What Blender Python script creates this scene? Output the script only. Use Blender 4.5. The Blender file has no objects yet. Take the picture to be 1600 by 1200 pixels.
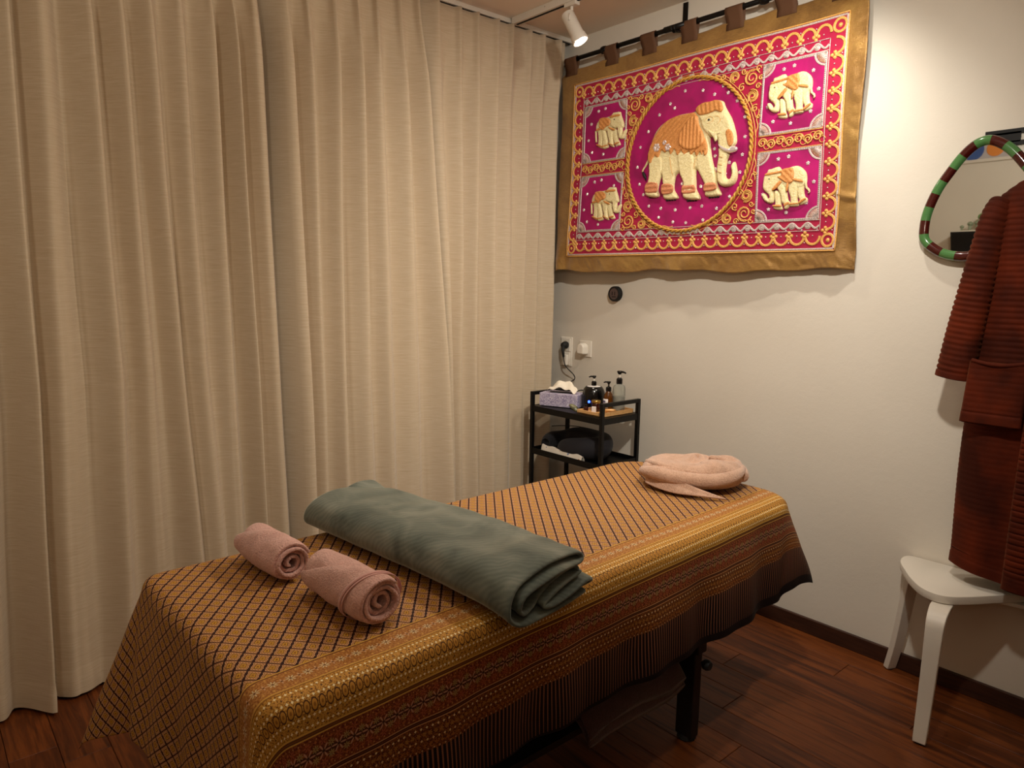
import bpy, bmesh, math, random
import numpy as np
from mathutils import Vector, Matrix, noise
random.seed(7)
C = bpy.context.scene.collection
SC = bpy.context.scene
PI = math.pi

# ------------------------------------------------------------------ camera
cam_d = bpy.data.cameras.new('camera'); cam = bpy.data.objects.new('camera', cam_d)
C.objects.link(cam); SC.camera = cam
cam_d.sensor_width = 36; cam_d.lens = 1110.0 / 1600 * 36; cam_d.clip_start = 0.02
def cam_axes(yaw, pitch, roll):
    cy, sy = math.cos(yaw), math.sin(yaw)
    f = Vector((-sy*math.cos(pitch), cy*math.cos(pitch), math.sin(pitch)))
    r = Vector((cy, sy, 0)); u = r.cross(f)
    return math.cos(roll)*r + math.sin(roll)*u, -math.sin(roll)*r + math.cos(roll)*u, f
r_, u_, f_ = cam_axes(0.854594824, -0.140313526, 0.015231906)
M = Matrix((( r_.x, u_.x, -f_.x, 0), (r_.y, u_.y, -f_.y, 0), (r_.z, u_.z, -f_.z, 1.42), (0, 0, 0, 1)))
cam.matrix_world = M

# ------------------------------------------------------------------ world, view, lights
w = bpy.data.worlds.new('world'); SC.world = w; w.use_nodes = True
w.node_tree.nodes['Background'].inputs[0].default_value = (1, .85, .7, 1)
w.node_tree.nodes['Background'].inputs[1].default_value = 0.02
SC.view_settings.view_transform = 'Standard'; SC.view_settings.look = 'None'
SC.view_settings.gamma = 1; SC.view_settings.use_curve_mapping = False
SC.view_settings.exposure = 0.12
SC.cycles.use_denoising = True
SC.cycles.max_bounces = 8; SC.cycles.diffuse_bounces = 6; SC.cycles.glossy_bounces = 3
SC.cycles.transmission_bounces = 6; SC.cycles.transparent_max_bounces = 6
SC.cycles.caustics_reflective = False; SC.cycles.caustics_refractive = False
SC.cycles.sample_clamp_indirect = 4

def spot(loc, target, watts, size=80, blend=.8, col=(1, .83, .62), rad=.03):
    d = bpy.data.lights.new('spot_beam', 'SPOT'); d.energy = watts; d.spot_size = math.radians(size)
    d.spot_blend = blend; d.color = col; d.shadow_soft_size = rad
    o = bpy.data.objects.new('spot_beam', d); C.objects.link(o); o.location = loc
    o.rotation_euler = (Vector(target) - Vector(loc)).to_track_quat('-Z', 'Y').to_euler()
    return o
NEUT = (1, .93, .82); WARM = (1, .87, .70)
spot((-1.135, 2.325, 2.475), (-2.0, 2.75, 1.1), 25, 150, 1, NEUT, .018)          # track spot on the hanging
spot((-2.300, 2.335, 2.470), (-1.50, 1.80, .7), 38, 110, 1, WARM)          # the visible spot
spot((-.55, 1.10, 2.50), (-2.05, 2.77, 1.15), 112, 98, 1, NEUT, .05)            # on the corner with the trolley
spot((-.83, 2.30, 2.475), (-2.7, .75, 1.25), 66, 105, 1, WARM, .13)       # track spot across the table to the curtains
spot((-.60, -.45, 2.50), (-2.7, .35, 1.5), 30, 80, 1, WARM, .10)
spot((-1.0, .55, 2.55), (-1.9, -1.0, 1.9), 36, 110, 1, NEUT, .05)          # unseen, added to brighten the opposite wall and the bounced light
spot((-1.20, .90, 2.55), (-1.75, .75, .7), 22, 110, 1, WARM, .12)          # over the near half of the table
spot((.35, -.30, 1.80), (-.55, .55, 2.67), 40, 160, 1, WARM, .10)           # added uplighter behind the camera, only there to brighten the ceiling

# ------------------------------------------------------------------ materials
def srgb(h):
    c = [int(h[i:i+2], 16)/255 for i in (0, 2, 4)]
    return tuple((x/12.92 if x <= .04045 else ((x+.055)/1.055)**2.4) for x in c)
class S:
    """a float socket with arithmetic that adds math nodes"""
    def __init__(s, nt, sock): s.nt, s.k = nt, sock
    def op(s, o, b=None, c=None):
        n = s.nt.nodes.new('ShaderNodeMath'); n.operation = o
        for i, v in enumerate((s, b, c)):
            if v is None: continue
            if isinstance(v, S): s.nt.links.new(v.k, n.inputs[i])
            else: n.inputs[i].default_value = v
        return S(s.nt, n.outputs[0])
    def __add__(s, b): return s.op('ADD', b)
    __radd__ = __add__
    def __sub__(s, b): return s.op('SUBTRACT', b)
    def __rsub__(s, b): return (s*-1)+b
    def __mul__(s, b): return s.op('MULTIPLY', b)
    __rmul__ = __mul__
    def __truediv__(s, b): return s.op('DIVIDE', b)
    def lt(s, b): return s.op('LESS_THAN', b)
    def gt(s, b): return s.op('GREATER_THAN', b)
    def fr(s): return s.op('FRACT')
    def fl(s): return s.op('FLOOR')
    def ab(s): return s.op('ABSOLUTE')
    def sn(s): return s.op('SINE')
    def cs(s): return s.op('COSINE')
    def sq(s): return s.op('SQRT')
    def mx(s, b): return s.op('MAXIMUM', b)
    def mn(s, b): return s.op('MINIMUM', b)
    def within(s, a, b): return s.gt(a)*s.lt(b)
class Mat:
    def __init__(s, name, col=(.8,.8,.8), rough=.6, metal=0, **kw):
        if isinstance(col, str): col = srgb(col)
        s.m = bpy.data.materials.new(name); s.m.use_nodes = True
        s.nt = s.m.node_tree; s.N = s.nt.nodes; s.L = s.nt.links
        s.b = s.N['Principled BSDF']
        s.b.inputs['Base Color'].default_value = (*col, 1)
        s.b.inputs['Roughness'].default_value = rough
        s.b.inputs['Metallic'].default_value = metal
        for k, v in kw.items():
            s.b.inputs[k.replace('_', ' ')].default_value = v
        s.m.diffuse_color = (*col, 1)
    def new(s, t, **props):
        n = s.N.new(t)
        for k, v in props.items(): setattr(n, k, v)
        return n
    def coord(s, kind='Object', scale=(1, 1, 1), loc=(0, 0, 0), rot=(0, 0, 0)):
        tc = s.new('ShaderNodeTexCoord'); mp = s.new('ShaderNodeMapping')
        mp.inputs['Scale'].default_value = scale; mp.inputs['Location'].default_value = loc
        mp.inputs['Rotation'].default_value = rot
        s.L.new(tc.outputs[kind], mp.inputs[0]); return mp.outputs[0]
    def noise(s, vec, scale, detail=3, rough=.5, dist=0):
        n = s.new('ShaderNodeTexNoise'); s.L.new(vec, n.inputs['Vector'])
        n.inputs['Scale'].default_value = scale; n.inputs['Detail'].default_value = detail
        n.inputs['Roughness'].default_value = rough; n.inputs['Distortion'].default_value = dist
        return S(s.nt, n.outputs[0])
    def xyz(s, vec):
        n = s.new('ShaderNodeSeparateXYZ'); s.L.new(vec, n.inputs[0])
        return [S(s.nt, o) for o in n.outputs]
    def ramp(s, fac, stops, interp='LINEAR'):
        n = s.new('ShaderNodeValToRGB'); s.L.new(fac.k, n.inputs[0]); cr = n.color_ramp
        cr.interpolation = interp
        while len(cr.elements) < len(stops): cr.elements.new(.5)
        for e, (p, c) in zip(cr.elements, stops):
            e.position = p; e.color = (*(srgb(c) if isinstance(c, str) else c), 1)
        return n.outputs[0]
    def mix(s, fac, a, b, blend='MIX'):
        n = s.new('ShaderNodeMix', data_type='RGBA', blend_type=blend)
        if isinstance(fac, S): s.L.new(fac.k, n.inputs[0])
        else: n.inputs[0].default_value = fac
        for sock, v in ((n.inputs[6], a), (n.inputs[7], b)):
            if isinstance(v, str): sock.default_value = (*srgb(v), 1)
            elif isinstance(v, tuple): sock.default_value = (*v, 1)
            else: s.L.new(v, sock)
        return n.outputs[2]
    def color(s, sock): s.L.new(sock, s.b.inputs['Base Color']); return s
    def rough(s, sv): s.L.new(sv.k, s.b.inputs['Roughness']); return s
    def bump(s, sv, strength=.3, dist=.002):
        n = s.new('ShaderNodeBump'); n.inputs['Strength'].default_value = strength
        n.inputs['Distance'].default_value = dist
        s.L.new(sv.k, n.inputs['Height']); s.L.new(n.outputs[0], s.b.inputs['Normal']); return s

m = Mat('wall_paint', 'dbd3c6', .75); v = m.coord()
m.bump(m.noise(v, 45, 3)*.6 + m.noise(v, 160, 2)*.3, .25, .003)
m.color(m.ramp(m.noise(v, 2.2, 3), [(.3, 'd8d0c2'), (.7, 'ded7ca')])); WALL = m.m
m = Mat('ceiling_paint', 'eee2d4', .85); v = m.coord(); m.bump(m.noise(v, 70, 3), .15, .002); CEIL = m.m
m = Mat('dark_skirting', '3a2016', .45); v = m.coord(scale=(1, 1, 12))
m.color(m.ramp(m.noise(v, 8, 4), [(.3, '2c170f'), (.7, '44271a')])); SKIRT = m.m

m = Mat('laminate_plank', '7a4524', .38, Specular_IOR_Level=.3); v = m.coord('Object')
oi = m.new('ShaderNodeObjectInfo'); rnd = S(m.nt, oi.outputs['Random'])
vs = m.new('ShaderNodeVectorMath', operation='ADD'); cmb = m.new('ShaderNodeCombineXYZ')
m.L.new((rnd*37.).k, cmb.inputs[0]); m.L.new((rnd*11.).k, cmb.inputs[1])
m.L.new(v, vs.inputs[0]); m.L.new(cmb.outputs[0], vs.inputs[1])
mp = m.new('ShaderNodeMapping'); mp.inputs['Scale'].default_value = (1.1, 13, 1); m.L.new(vs.outputs[0], mp.inputs[0])
g1 = m.noise(mp.outputs[0], 2.2, 5, .6, .8)
mp2 = m.new('ShaderNodeMapping'); mp2.inputs['Scale'].default_value = (5, 90, 1); m.L.new(vs.outputs[0], mp2.inputs[0])
g2 = m.noise(mp2.outputs[0], 2, 3)
c = m.ramp(g1*.8 + g2*.2 + (rnd-.5)*.16, [(.3, '3c1a08'), (.45, '5c2d0f'), (.55, '733c16'), (.7, '48220b')])
m.color(c); m.rough(g2*.15+.42); m.bump(g2, .08, .001); PLANK = m.m
FLOORBASE = Mat('floor_joint_dark', '1c0e08', .8).m

m = Mat('curtain_linen', 'c9b08a', .85, Sheen_Weight=.25, Sheen_Roughness=.5)
v = m.coord(scale=(1, 1, 1)); x, y, z = m.xyz(v)
v2 = m.coord(scale=(14, 14, 330)); slub = m.noise(v2, 1, 3, .6)
v3 = m.coord(scale=(500, 500, 500)); fine = m.noise(v3, 1, 2)
m.color(m.ramp(slub*.8+fine*.2, [(.3, 'b8a488'), (.5, 'c1af95'), (.7, 'c9b9a1')]))
m.bump(slub*.8+fine*.3, .22, .001); CURT = m.m

WHITE = Mat('white_plastic', 'e6e0d4', .4).m
WHITEM = Mat('white_powder_coat', 'dcd6ca', .42).m
m = Mat('painted_birch', 'd9d2c6', .4); v = m.coord(scale=(6, 6, 60)); m.bump(m.noise(v, 3, 3), .08, .001); STOOL = m.m
BLACK = Mat('black_steel', '080707', .42, Specular_IOR_Level=.3).m
BLACKP = Mat('black_gloss_plastic', '050506', .18).m
RUBBER = Mat('black_rubber', '0d0d0d', .7).m
SLOT = Mat('dark_gap', '050403', .9).m
CHROME = Mat('brushed_metal', 'b8b2a8', .3, 1).m
BRASS = Mat('brass_lid', 'b08a48', .3, .9).m
m = Mat('lamp_lens', 'ffffff', .5); m.b.inputs['Emission Color'].default_value = (1, .9, .75, 1)
m.b.inputs['Emission Strength'].default_value = 14; LENS = m.m
m = Mat('blue_led', '0020ff', .5); m.b.inputs['Emission Color'].default_value = (.02, .06, 1, 1)
m.b.inputs['Emission Strength'].default_value = 9; LED = m.m

# patterned table cloth ------------------------------------------------------
def cloth_material():
    m = Mat('thai_cotton_print', '8a5a28', .68, Specular_IOR_Level=.25)
    uv = m.new('ShaderNodeUVMap'); uv.uv_map = 'UVMap'
    a, b, _ = m.xyz(uv.outputs[0])           # a along the table, b outward from the first border line (metres)
    nt = m.nt
    DK, MAR, TAN, GLD, BRN, CRM = '2a0f08', '4a1a0e', 'a8754a', 'b98434', '7a4a1e', 'd8c08e'
    # centre field : diamonds
    u = a/.0372; w_ = b/.0450
    p = (u+w_); q = (u-w_)
    fp = (p.fr()-.5).ab()*2; fq = (q.fr()-.5).ab()*2
    fp = fp+(q*12.566).sn()*.035; d = fp.mx(fq)
    par = ((p.fl()+q.fl())/2).fr()*2
    tex = m.noise(uv.outputs[0], 620, 1, .5)
    dd = (fq*.955).mx(fp*1.0+.045) + (tex-.5)*.10
    base = m.ramp(dd, [(0, '8a5412'), (.08, '6a3a0c'), (.17, 'a06c20'), (.25, 'c4902e'), (.34, 'cc9c44'), (.40, '4a260c'), (.46, '5a3012'),
                       (.52, 'c89458'), (.62, 'b8844c'), (.66, '5a2e18'), (.70, 'a06e42'), (.82, 'bc8858'), (.865, '5a2a18'), (.90, '34100a'), (1, '2a0a06')])
    base = m.mix(par*.35, base, m.mix(d.within(.0, .45), base, 'a87a2c'))
    dots = ((p*10*PI).sn()*(q*10*PI).sn()).gt(.55)*d.within(.66, .86)
    base = m.mix(dots*.85, base, 'f0d0ac')
    col = base
    def line(x, c, wd=.0016):
        nonlocal col
        col = m.mix((b-x).ab().lt(wd), col, c)
    def band(lo, hi, c):
        nonlocal col
        col = m.mix(b.within(lo, hi), col, c)
    def flower(cx, P, ph, R, n, c, soft=.35, inner=0):
        """rows of n-petalled flowers"""
        nonlocal col
        lx = ((a/P+ph).fr()-.5)*P; ly = b-cx
        r = (lx*lx+ly*ly).sq(); th = ly.op('ARCTAN2', lx)
        k = r/((th*n).cs()*soft+1-soft)
        f = k.within(inner, R)
        col = m.mix(f, col, c)
    # band 1: tan with pale flowers
    n1 = m.noise(uv.outputs[0], 260, 2, .5)
    band(0, .062, m.ramp(n1, [(.38, '8a5526'), (.5, 'a3692f'), (.62, 'b88546')]))
    flower(.032, .034, 0, .0105, 8, 'cfc098', .5, .003); flower(.032, .034, 0, .0035, 4, '5a3418')
    flower(.032, .034, .5, .0080, 4, 'c9a27c', .6); flower(.032, .034, .5, .003, 4, '4a2010')
    flower(.010, .020, .25, .0030, 4, 'd0a050'); flower(.053, .020, .25, .0030, 4, 'd0a050')
    line(0.001, 'c79a45'); line(.0045, '6a3a18', .0016); line(.0615, 'c79a45'); line(.065, '8a5a20')
    # band 2: gold with ovals and white beads
    n2 = m.noise(uv.outputs[0], 330, 2, .5)
    band(.0665, .152, m.ramp(n2, [(.36, '6a3f12'), (.47, 'a87426'), (.6, 'cb9a44')]))
    for cx in (.075, .0935, .126, .1445):
        flower(cx, .0100, .0 if cx in (.075, .126) else .5, .0028, 4, 'ecdcae', .2)
    for cx in (.084, .1355):
        flower(cx, .0140, .2, .0050, 6, 'c18a3c', .35); flower(cx, .0190, .2, .0026, 4, '3c1c0a')
    lx = ((a/.0150).fr()-.5)*.0150; ly = b-.1095
    ov = ((lx*lx)/(.0068**2) + (ly*ly)/(.0120**2)).sq()
    col = m.mix(ov.lt(1.), col, '4a280e'); col = m.mix(ov.lt(.76), col, 'b5802f'); col = m.mix(ov.lt(.3), col, '8a5a20')
    # double line
    band(.152, .166, '5a3314'); line(.154, 'cf9f48', .0017); line(.1645, 'cf9f48', .0014); line(.1595, '7c4a1c', .001)
    # band 3: red brown with snowflakes
    n3 = m.noise(uv.outputs[0], 240, 2, .5)
    band(.166, .236, m.ramp(n3, [(.36, '542010'), (.5, '76381a'), (.64, '94562a')]))
    col = m.mix(b.within(.195, .207), col, '452009')
    flower(.201, .0310, 0, .0150, 6, 'b88466', .72, .004); flower(.201, .0310, 0, .0032, 4, '140806')
    flower(.191, .0310, .5, .0078, 8, 'a8965e', .6, .002); flower(.212, .0310, .5, .0078, 8, 'a8965e', .6, .002)
    flower(.181, .0310, 0, .0080, 6, 'a8583c', .5, .003); flower(.222, .0310, 0, .0080, 6, 'a8583c', .5, .003); flower(.178, .0310, .5, .0035, 4, 'b8683c', .4); flower(.225, .0310, .5, .0035, 4, 'b8683c', .4)
    flower(.172, .0115, .2, .0018, 4, 'd69a5a'); flower(.231, .0115, .2, .0018, 4, 'd69a5a')
    band(.236, .248, '32150a'); line(.2372, 'c08a58', .0012); line(.2468, 'c08a58', .0012); line(.242, '6a3818', .001)
    # band 4: brown with cream beads
    n4 = m.noise(uv.outputs[0], 260, 2, .5)
    band(.248, .305, m.ramp(n4, [(.38, '3c1a0a'), (.5, '6b3614'), (.64, '99602a')]))
    flower(.257, .0130, 0, .0028, 4, 'e0c690', .2); flower(.270, .0130, .5, .0052, 6, 'b07a3a', .4, .0015)
    flower(.282, .0130, 0, .0028, 4, 'd8b47a', .2); flower(.293, .0130, .5, .0042, 4, 'a8682c', .5)
    flower(.302, .0130, 0, .0022, 4, 'd0a878')
    # fringe print: pale stripes on near-black, then plain dark edge
    st = (((a/.0108).fr()-.5).ab()*2)
    taper = 1-(b-.305)/.20
    fr_ = st.lt(taper*.38)*b.gt(.305)*b.lt(.425)
    dash = ((b/.0042).fr()).gt(.3)
    band(.305, 2.0, '120706')
    col = m.mix(fr_*(dash*.35+.65), col, '8e5c42')
    m.color(col)
    wv = m.coord('Object', scale=(900, 900, 900)); m.bump(m.noise(wv, 1, 2), .12, .0006)
    return m.m
CLOTH = cloth_material()

def terry(name, c1, c2, scale=230, st=1.0):
    m = Mat(name, c1, .95, Sheen_Weight=.35, Sheen_Roughness=.6); v = m.coord()
    n = m.noise(v, scale, 3, .6); n2 = m.noise(v, 30, 3)
    m.color(m.ramp(n*.6+n2*.4, [(.35, c2), (.6, c1)])); m.bump(n+n2*.6, st, .005); return m.m
PINK = terry('pink_terry', 'deaca0', 'c08c80')
PINKB = Mat('pink_hem_band', 'c9958d', .8, Sheen_Weight=.2).m
BEIGE = terry('beige_pink_terry', 'cca48a', 'ae866c', 230, .8)
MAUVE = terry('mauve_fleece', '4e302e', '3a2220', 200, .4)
m = Mat('teal_fleece', '4d5650', .8, Sheen_Weight=.9, Sheen_Roughness=.35)
m.b.inputs['Sheen Tint'].default_value = (.62, .64, .56, 1)
v = m.coord(scale=(1, 1, 1)); wv = m.new('ShaderNodeTexWave', wave_type='RINGS', rings_direction='SPHERICAL')
vo = m.new('ShaderNodeTexVoronoi'); vo.inputs['Scale'].default_value = 9; m.L.new(v, vo.inputs['Vector'])
sub = m.new('ShaderNodeVectorMath', operation='SUBTRACT'); m.L.new(v, sub.inputs[0]); m.L.new(vo.outputs['Position'], sub.inputs[1])
m.L.new(v, wv.inputs[0]); wv.inputs['Scale'].default_value = 24; wv.inputs['Distortion'].default_value = 9
wv.inputs['Detail'].default_value = 1.5; wv.inputs['Detail Scale'].default_value = .9
wave = S(m.nt, wv.outputs['Fac']); n = m.noise(v, 7, 3, .5, 1); nf = m.noise(v, 500, 2)
m.color(m.ramp(n*.92+wave*.08, [(.3, '434c46'), (.5, '5f675e'), (.7, '7c8075')])); m.bump(wave*.4+nf*.45, .16, .002); TEAL = m.m
m = Mat('dark_navy_fleece', '15131a', .8, Sheen_Weight=.05); v = m.coord(); m.bump(m.noise(v, 300, 2), .4, .001); NAVY = m.m
m = Mat('brown_ribbed_fleece', '6a2c10', .8, Specular_IOR_Level=.15, Sheen_Weight=.08, Sheen_Roughness=.4)
m.b.inputs['Sheen Tint'].default_value = (1, .42, .18, 1)
v = m.coord(); n = m.noise(v, 9, 3); nf = m.noise(v, 350, 2)
m.color(m.ramp(n, [(.35, '3a1206'), (.65, '5e2009')])); m.bump(nf, .5, .0012); ROBE = m.m

m = Mat('bronze_silk', '8a6430', .42, .35, Sheen_Weight=.3); v = m.coord(); v2 = m.coord(scale=(60, 60, 700))
n = m.noise(v, 5, 4, .6, .6); f = m.noise(v2, 1, 2); v3 = m.coord(scale=(700, 700, 60)); f2 = m.noise(v3, 1, 2)
m.color(m.ramp(n*.7+f*.3, [(.32, '6e4c1e'), (.5, '987034'), (.68, 'b08a46')])); m.bump(f+f2+n*3, .35, .003); SILK = m.m
m = Mat('tab_brown_cotton', '5a3a22', .8); v = m.coord(); m.bump(m.noise(v, 300, 2), .3, .001); TAB = m.m
m = Mat('magenta_velvet', 'a3045e', .5, Sheen_Weight=.6, Sheen_Roughness=.3)
m.b.inputs['Sheen Tint'].default_value = (1, .1, .6, 1)
v = m.coord(); n = m.noise(v, 10, 3, .5, .5); m.color(m.ramp(n, [(.3, '8c0450'), (.7, 'b00566')])); m.bump(n+m.noise(v, 500, 2)*.15, .3, .006); VELV = m.m
m = Mat('crimson_velvet', 'a00a38', .55, Sheen_Weight=.4); m.b.inputs['Sheen Tint'].default_value = (1, .2, .4, 1)
v = m.coord(); m.bump(m.noise(v, 300, 2), .2, .001); CRIM = m.m
def thread(name, c1, c2, metal=.3, rough=.45, sc=(300, 300, 300), st=.6):
    m = Mat(name, c1, rough, metal); v = m.coord(scale=sc); n = m.noise(v, 1, 2)
    m.color(m.ramp(n, [(.35, c2), (.65, c1)])); m.bump(n, st, .0015); return m.m
GOLD = thread('gold_thread', 'eab868', 'c98c44', .05)
GOLDR = thread('gold_rope', 'd8a548', 'a87428', .05)
SILV = thread('silver_thread', 'd8c8c0', 'ab9894', .1, .4)
CREAM = thread('cream_embroidery', 'e9dcae', 'd2bf86', 0, .6, (260, 260, 260), .7)
ORNG = thread('orange_embroidery', 'dd9a5a', 'c07a3a', .1, .55, (240, 240, 240), .9)
ORNP = thread('pink_orange_embroidery', 'd08a60', 'b06a42', .1, .55, (240, 240, 240), .8)
SEQ = Mat('silver_sequin', 'f0e2e2', .2, .6).m
EYEB = Mat('black_thread', '120808', .6).m
GREEN = Mat('glazed_green', '4a7a44', .16, Coat_Weight=.5).m
MAROON = Mat('glazed_maroon', '42100d', .16, Coat_Weight=.5).m
MIRR = Mat('mirror_glass', 'f2f4f0', .015, 1).m
m = Mat('lilac_paper_box', 'a79db8', .6); v = m.coord(scale=(1, 1, 1)); n = m.noise(v, 90, 3, .6, 2)
m.color(m.ramp(n, [(.42, '8d83a6'), (.52, 'b9b0c6'), (.6, 'cfc8d8')])); LILAC = m.m
m = Mat('tissue', 'efe6d4', .9, Subsurface_Weight=.0); TISS = m.m
AMBER = Mat('amber_glass', '7a4408', .08, Transmission_Weight=.6, IOR=1.45).m
CLEAR = Mat('clear_plastic', 'e6e8dc', .18, Transmission_Weight=.75, IOR=1.35).m
SOAP = Mat('pale_yellow_soap', 'd8cf98', .3, Transmission_Weight=.3).m
LABEL = Mat('paper_label', 'ddd8d6', .6).m
LABELT = Mat('label_print', '6a6890', .6).m
m = Mat('pine_tray', 'c08850', .5); v = m.coord(scale=(4, 30, 30)); m.color(m.ramp(m.noise(v, 3, 3), [(.3, 'd29c5e'), (.7, 'e6b87c')])); PINE = m.m
m = Mat('grey_green_stone', '5a5a40', .3); v = m.coord(); m.color(m.ramp(m.noise(v, 60, 3), [(.4, '3c3c28'), (.6, '7a7858')])); STONE = m.m
JARB = Mat('dark_red_jar', '3a100a', .15, Transmission_Weight=.2).m
LEAF = Mat('succulent_green', '6f9a5c', .6).m
POTW = Mat('white_pot', 'cfcabc', .5).m
ORNF = Mat('poster_orange', 'e08a3c', .6).m; BLUF = Mat('poster_blue', '3c5a9a', .6).m; GREF = Mat('poster_grey', 'b9b4b6', .6).m

# ------------------------------------------------------------------ mesh helpers
def link(name, verts, faces, mat, parent=None, smooth=True, uvs=None, solid=0, sub=0, bev=0, off=0):
    me = bpy.data.meshes.new(name); me.from_pydata([tuple(map(float, v)) for v in verts], [], [tuple(map(int, f)) for f in faces]); me.update()
    mats = mat if isinstance(mat, (list, tuple)) else [mat]
    for x in mats: me.materials.append(x)
    if smooth: me.polygons.foreach_set('use_smooth', [True]*len(me.polygons))
    if uvs is not None:
        l = me.uv_layers.new(name='UVMap'); vi = np.empty(len(me.loops), int); me.loops.foreach_get('vertex_index', vi)
        l.data.foreach_set('uv', np.array(uvs, float)[vi].ravel())
    o = bpy.data.objects.new(name, me); C.objects.link(o)
    if parent: o.parent = parent
    if solid:
        md = o.modifiers.new('s', 'SOLIDIFY'); md.thickness = solid; md.offset = off
    if bev:
        md = o.modifiers.new('b', 'BEVEL'); md.width = bev; md.segments = 2; md.limit_method = 'ANGLE'
    if sub:
        md = o.modifiers.new('u', 'SUBSURF'); md.levels = sub; md.render_levels = sub
    return o
class MB:
    def __init__(s): s.v = []; s.f = []
    def add(s, v, f):
        n = len(s.v); s.v += [tuple(x) for x in v]; s.f += [tuple(i+n for i in q) for q in f]; return s
    def box(s, c, size, rz=0, rot=None):
        x, y, z = (k/2 for k in size)
        vs = [Vector((i*x, j*y, k*z)) for i in (-1, 1) for j in (-1, 1) for k in (-1, 1)]
        R = rot if rot is not None else Matrix.Rotation(rz, 3, 'Z')
        return s.add([R @ p + Vector(c) for p in vs], [(0, 1, 3, 2), (4, 6, 7, 5), (0, 4, 5, 1), (2, 3, 7, 6), (0, 2, 6, 4), (1, 5, 7, 3)])
    def beam(s, a, b, wx, wy, up=(0, 0, 1)):
        a, b = Vector(a), Vector(b); d = (b-a); L = d.length; d.normalize()
        u = Vector(up)
        if abs(d.dot(u)) > .95: u = Vector((0, 1, 0))
        sx = d.cross(u).normalized(); sy = sx.cross(d)
        R = Matrix((sx, d, sy)).transposed()
        return s.box((a+b)/2, (wx, L, wy), rot=R)
    def tube(s, pts, r, n=6, closed=False, cap=True):
        P = [Vector(p) for p in pts]; N = len(P); vs = []; prev = None
        for i, p in enumerate(P):
            if closed: t = P[(i+1) % N] - P[i-1]
            else: t = P[min(i+1, N-1)] - P[max(i-1, 0)]
            if t.length < 1e-9: t = Vector((0, 0, 1))
            t.normalize()
            if prev is None:
                a = Vector((0, 1, 0)) if abs(t.y) < .9 else Vector((1, 0, 0))
            else: a = prev
            x = (a - t*a.dot(t)).normalized(); prev = x; y = t.cross(x)
            rr = r[i] if isinstance(r, (list, tuple)) else r
            for k in range(n):
                an = 2*PI*k/n; vs.append(p + x*(rr*math.cos(an)) + y*(rr*math.sin(an)))
        fs = []
        for i in range(N if closed else N-1):
            j = (i+1) % N
            for k in range(n):
                l = (k+1) % n; fs.append((i*n+k, i*n+l, j*n+l, j*n+k))
        if cap and not closed: fs += [tuple(range(n-1, -1, -1)), tuple(range((N-1)*n, N*n))]
        return s.add(vs, fs)
    def lathe(s, prof, c=(0, 0, 0), n=24, axis=None):
        """prof: (radius, height) list; closed with end caps"""
        R = Matrix.Identity(3) if axis is None else Vector(axis).to_track_quat('Z', 'Y').to_matrix()
        vs = []; 
        for r, h in prof:
            for k in range(n): vs.append(R @ Vector((r*math.cos(2*PI*k/n), r*math.sin(2*PI*k/n), h)) + Vector(c))
        fs = [(i*n+k, i*n+(k+1) % n, (i+1)*n+(k+1) % n, (i+1)*n+k) for i in range(len(prof)-1) for k in range(n)]
        fs += [tuple(range(n-1, -1, -1)), tuple(range((len(prof)-1)*n, len(prof)*n))]
        return s.add(vs, fs)
    def out(s, name, mat, parent=None, smooth=False, **k): return link(name, s.v, s.f, mat, parent, smooth, **k)
def thing(name, label, cat, loc=(0, 0, 0), group=None):
    o = bpy.data.objects.new(name, None); C.objects.link(o); o.empty_display_size = .05
    o.location = loc; tag(o, label, cat, group); return o
def tag(o, label, cat, group=None):
    o['label'] = label; o['category'] = cat
    if group: o['group'] = group
    return o
def reloc(root):
    """children were built in world coordinates: shift them so that the thing's Empty sits at its base"""
    l = root.location.copy()
    for ch in root.children:
        ch.matrix_parent_inverse = Matrix.Identity(4); ch.location = ch.location - l
    return root
def struct(o): o['kind'] = 'structure'; return o
def smoothshade(o, ang=40):
    me = o.data; me.polygons.foreach_set('use_smooth', [True]*len(me.polygons))
    try: me.set_sharp_from_angle(angle=math.radians(ang))
    except Exception: pass
    return o
def grid_faces(nu, nv, wrap=False):
    f = []
    for i in range(nu-1):
        for j in range(nv if wrap else nv-1):
            k = (j+1) % nv; f.append((i*nv+j, (i+1)*nv+j, (i+1)*nv+k, i*nv+k))
    return f
def lerp(a, b, t): return a+(b-a)*t
def sstep(a, b, x):
    t = max(0, min(1, (x-a)/(b-a))); return t*t*(3-2*t)
def nz(x, y, z=0, s=1): return noise.noise(Vector((x*s, y*s, z*s)))
def catmull(P, n=6, closed=False):
    P = [Vector(p) for p in P]; o = []; N = len(P)
    for i in range(N if closed else N-1):
        p0 = P[i-1] if (closed or i > 0) else P[0]; p1 = P[i]; p2 = P[(i+1) % N]
        p3 = P[(i+2) % N] if (closed or i+2 < N) else P[-1]
        for k in range(n):
            t = k/n; o.append(.5*((2*p1)+(p2-p0)*t+(2*p0-5*p1+4*p2-p3)*t*t+(3*p1-p0-3*p2+p3)*t**3))
    if not closed: o.append(P[-1])
    return o

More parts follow.
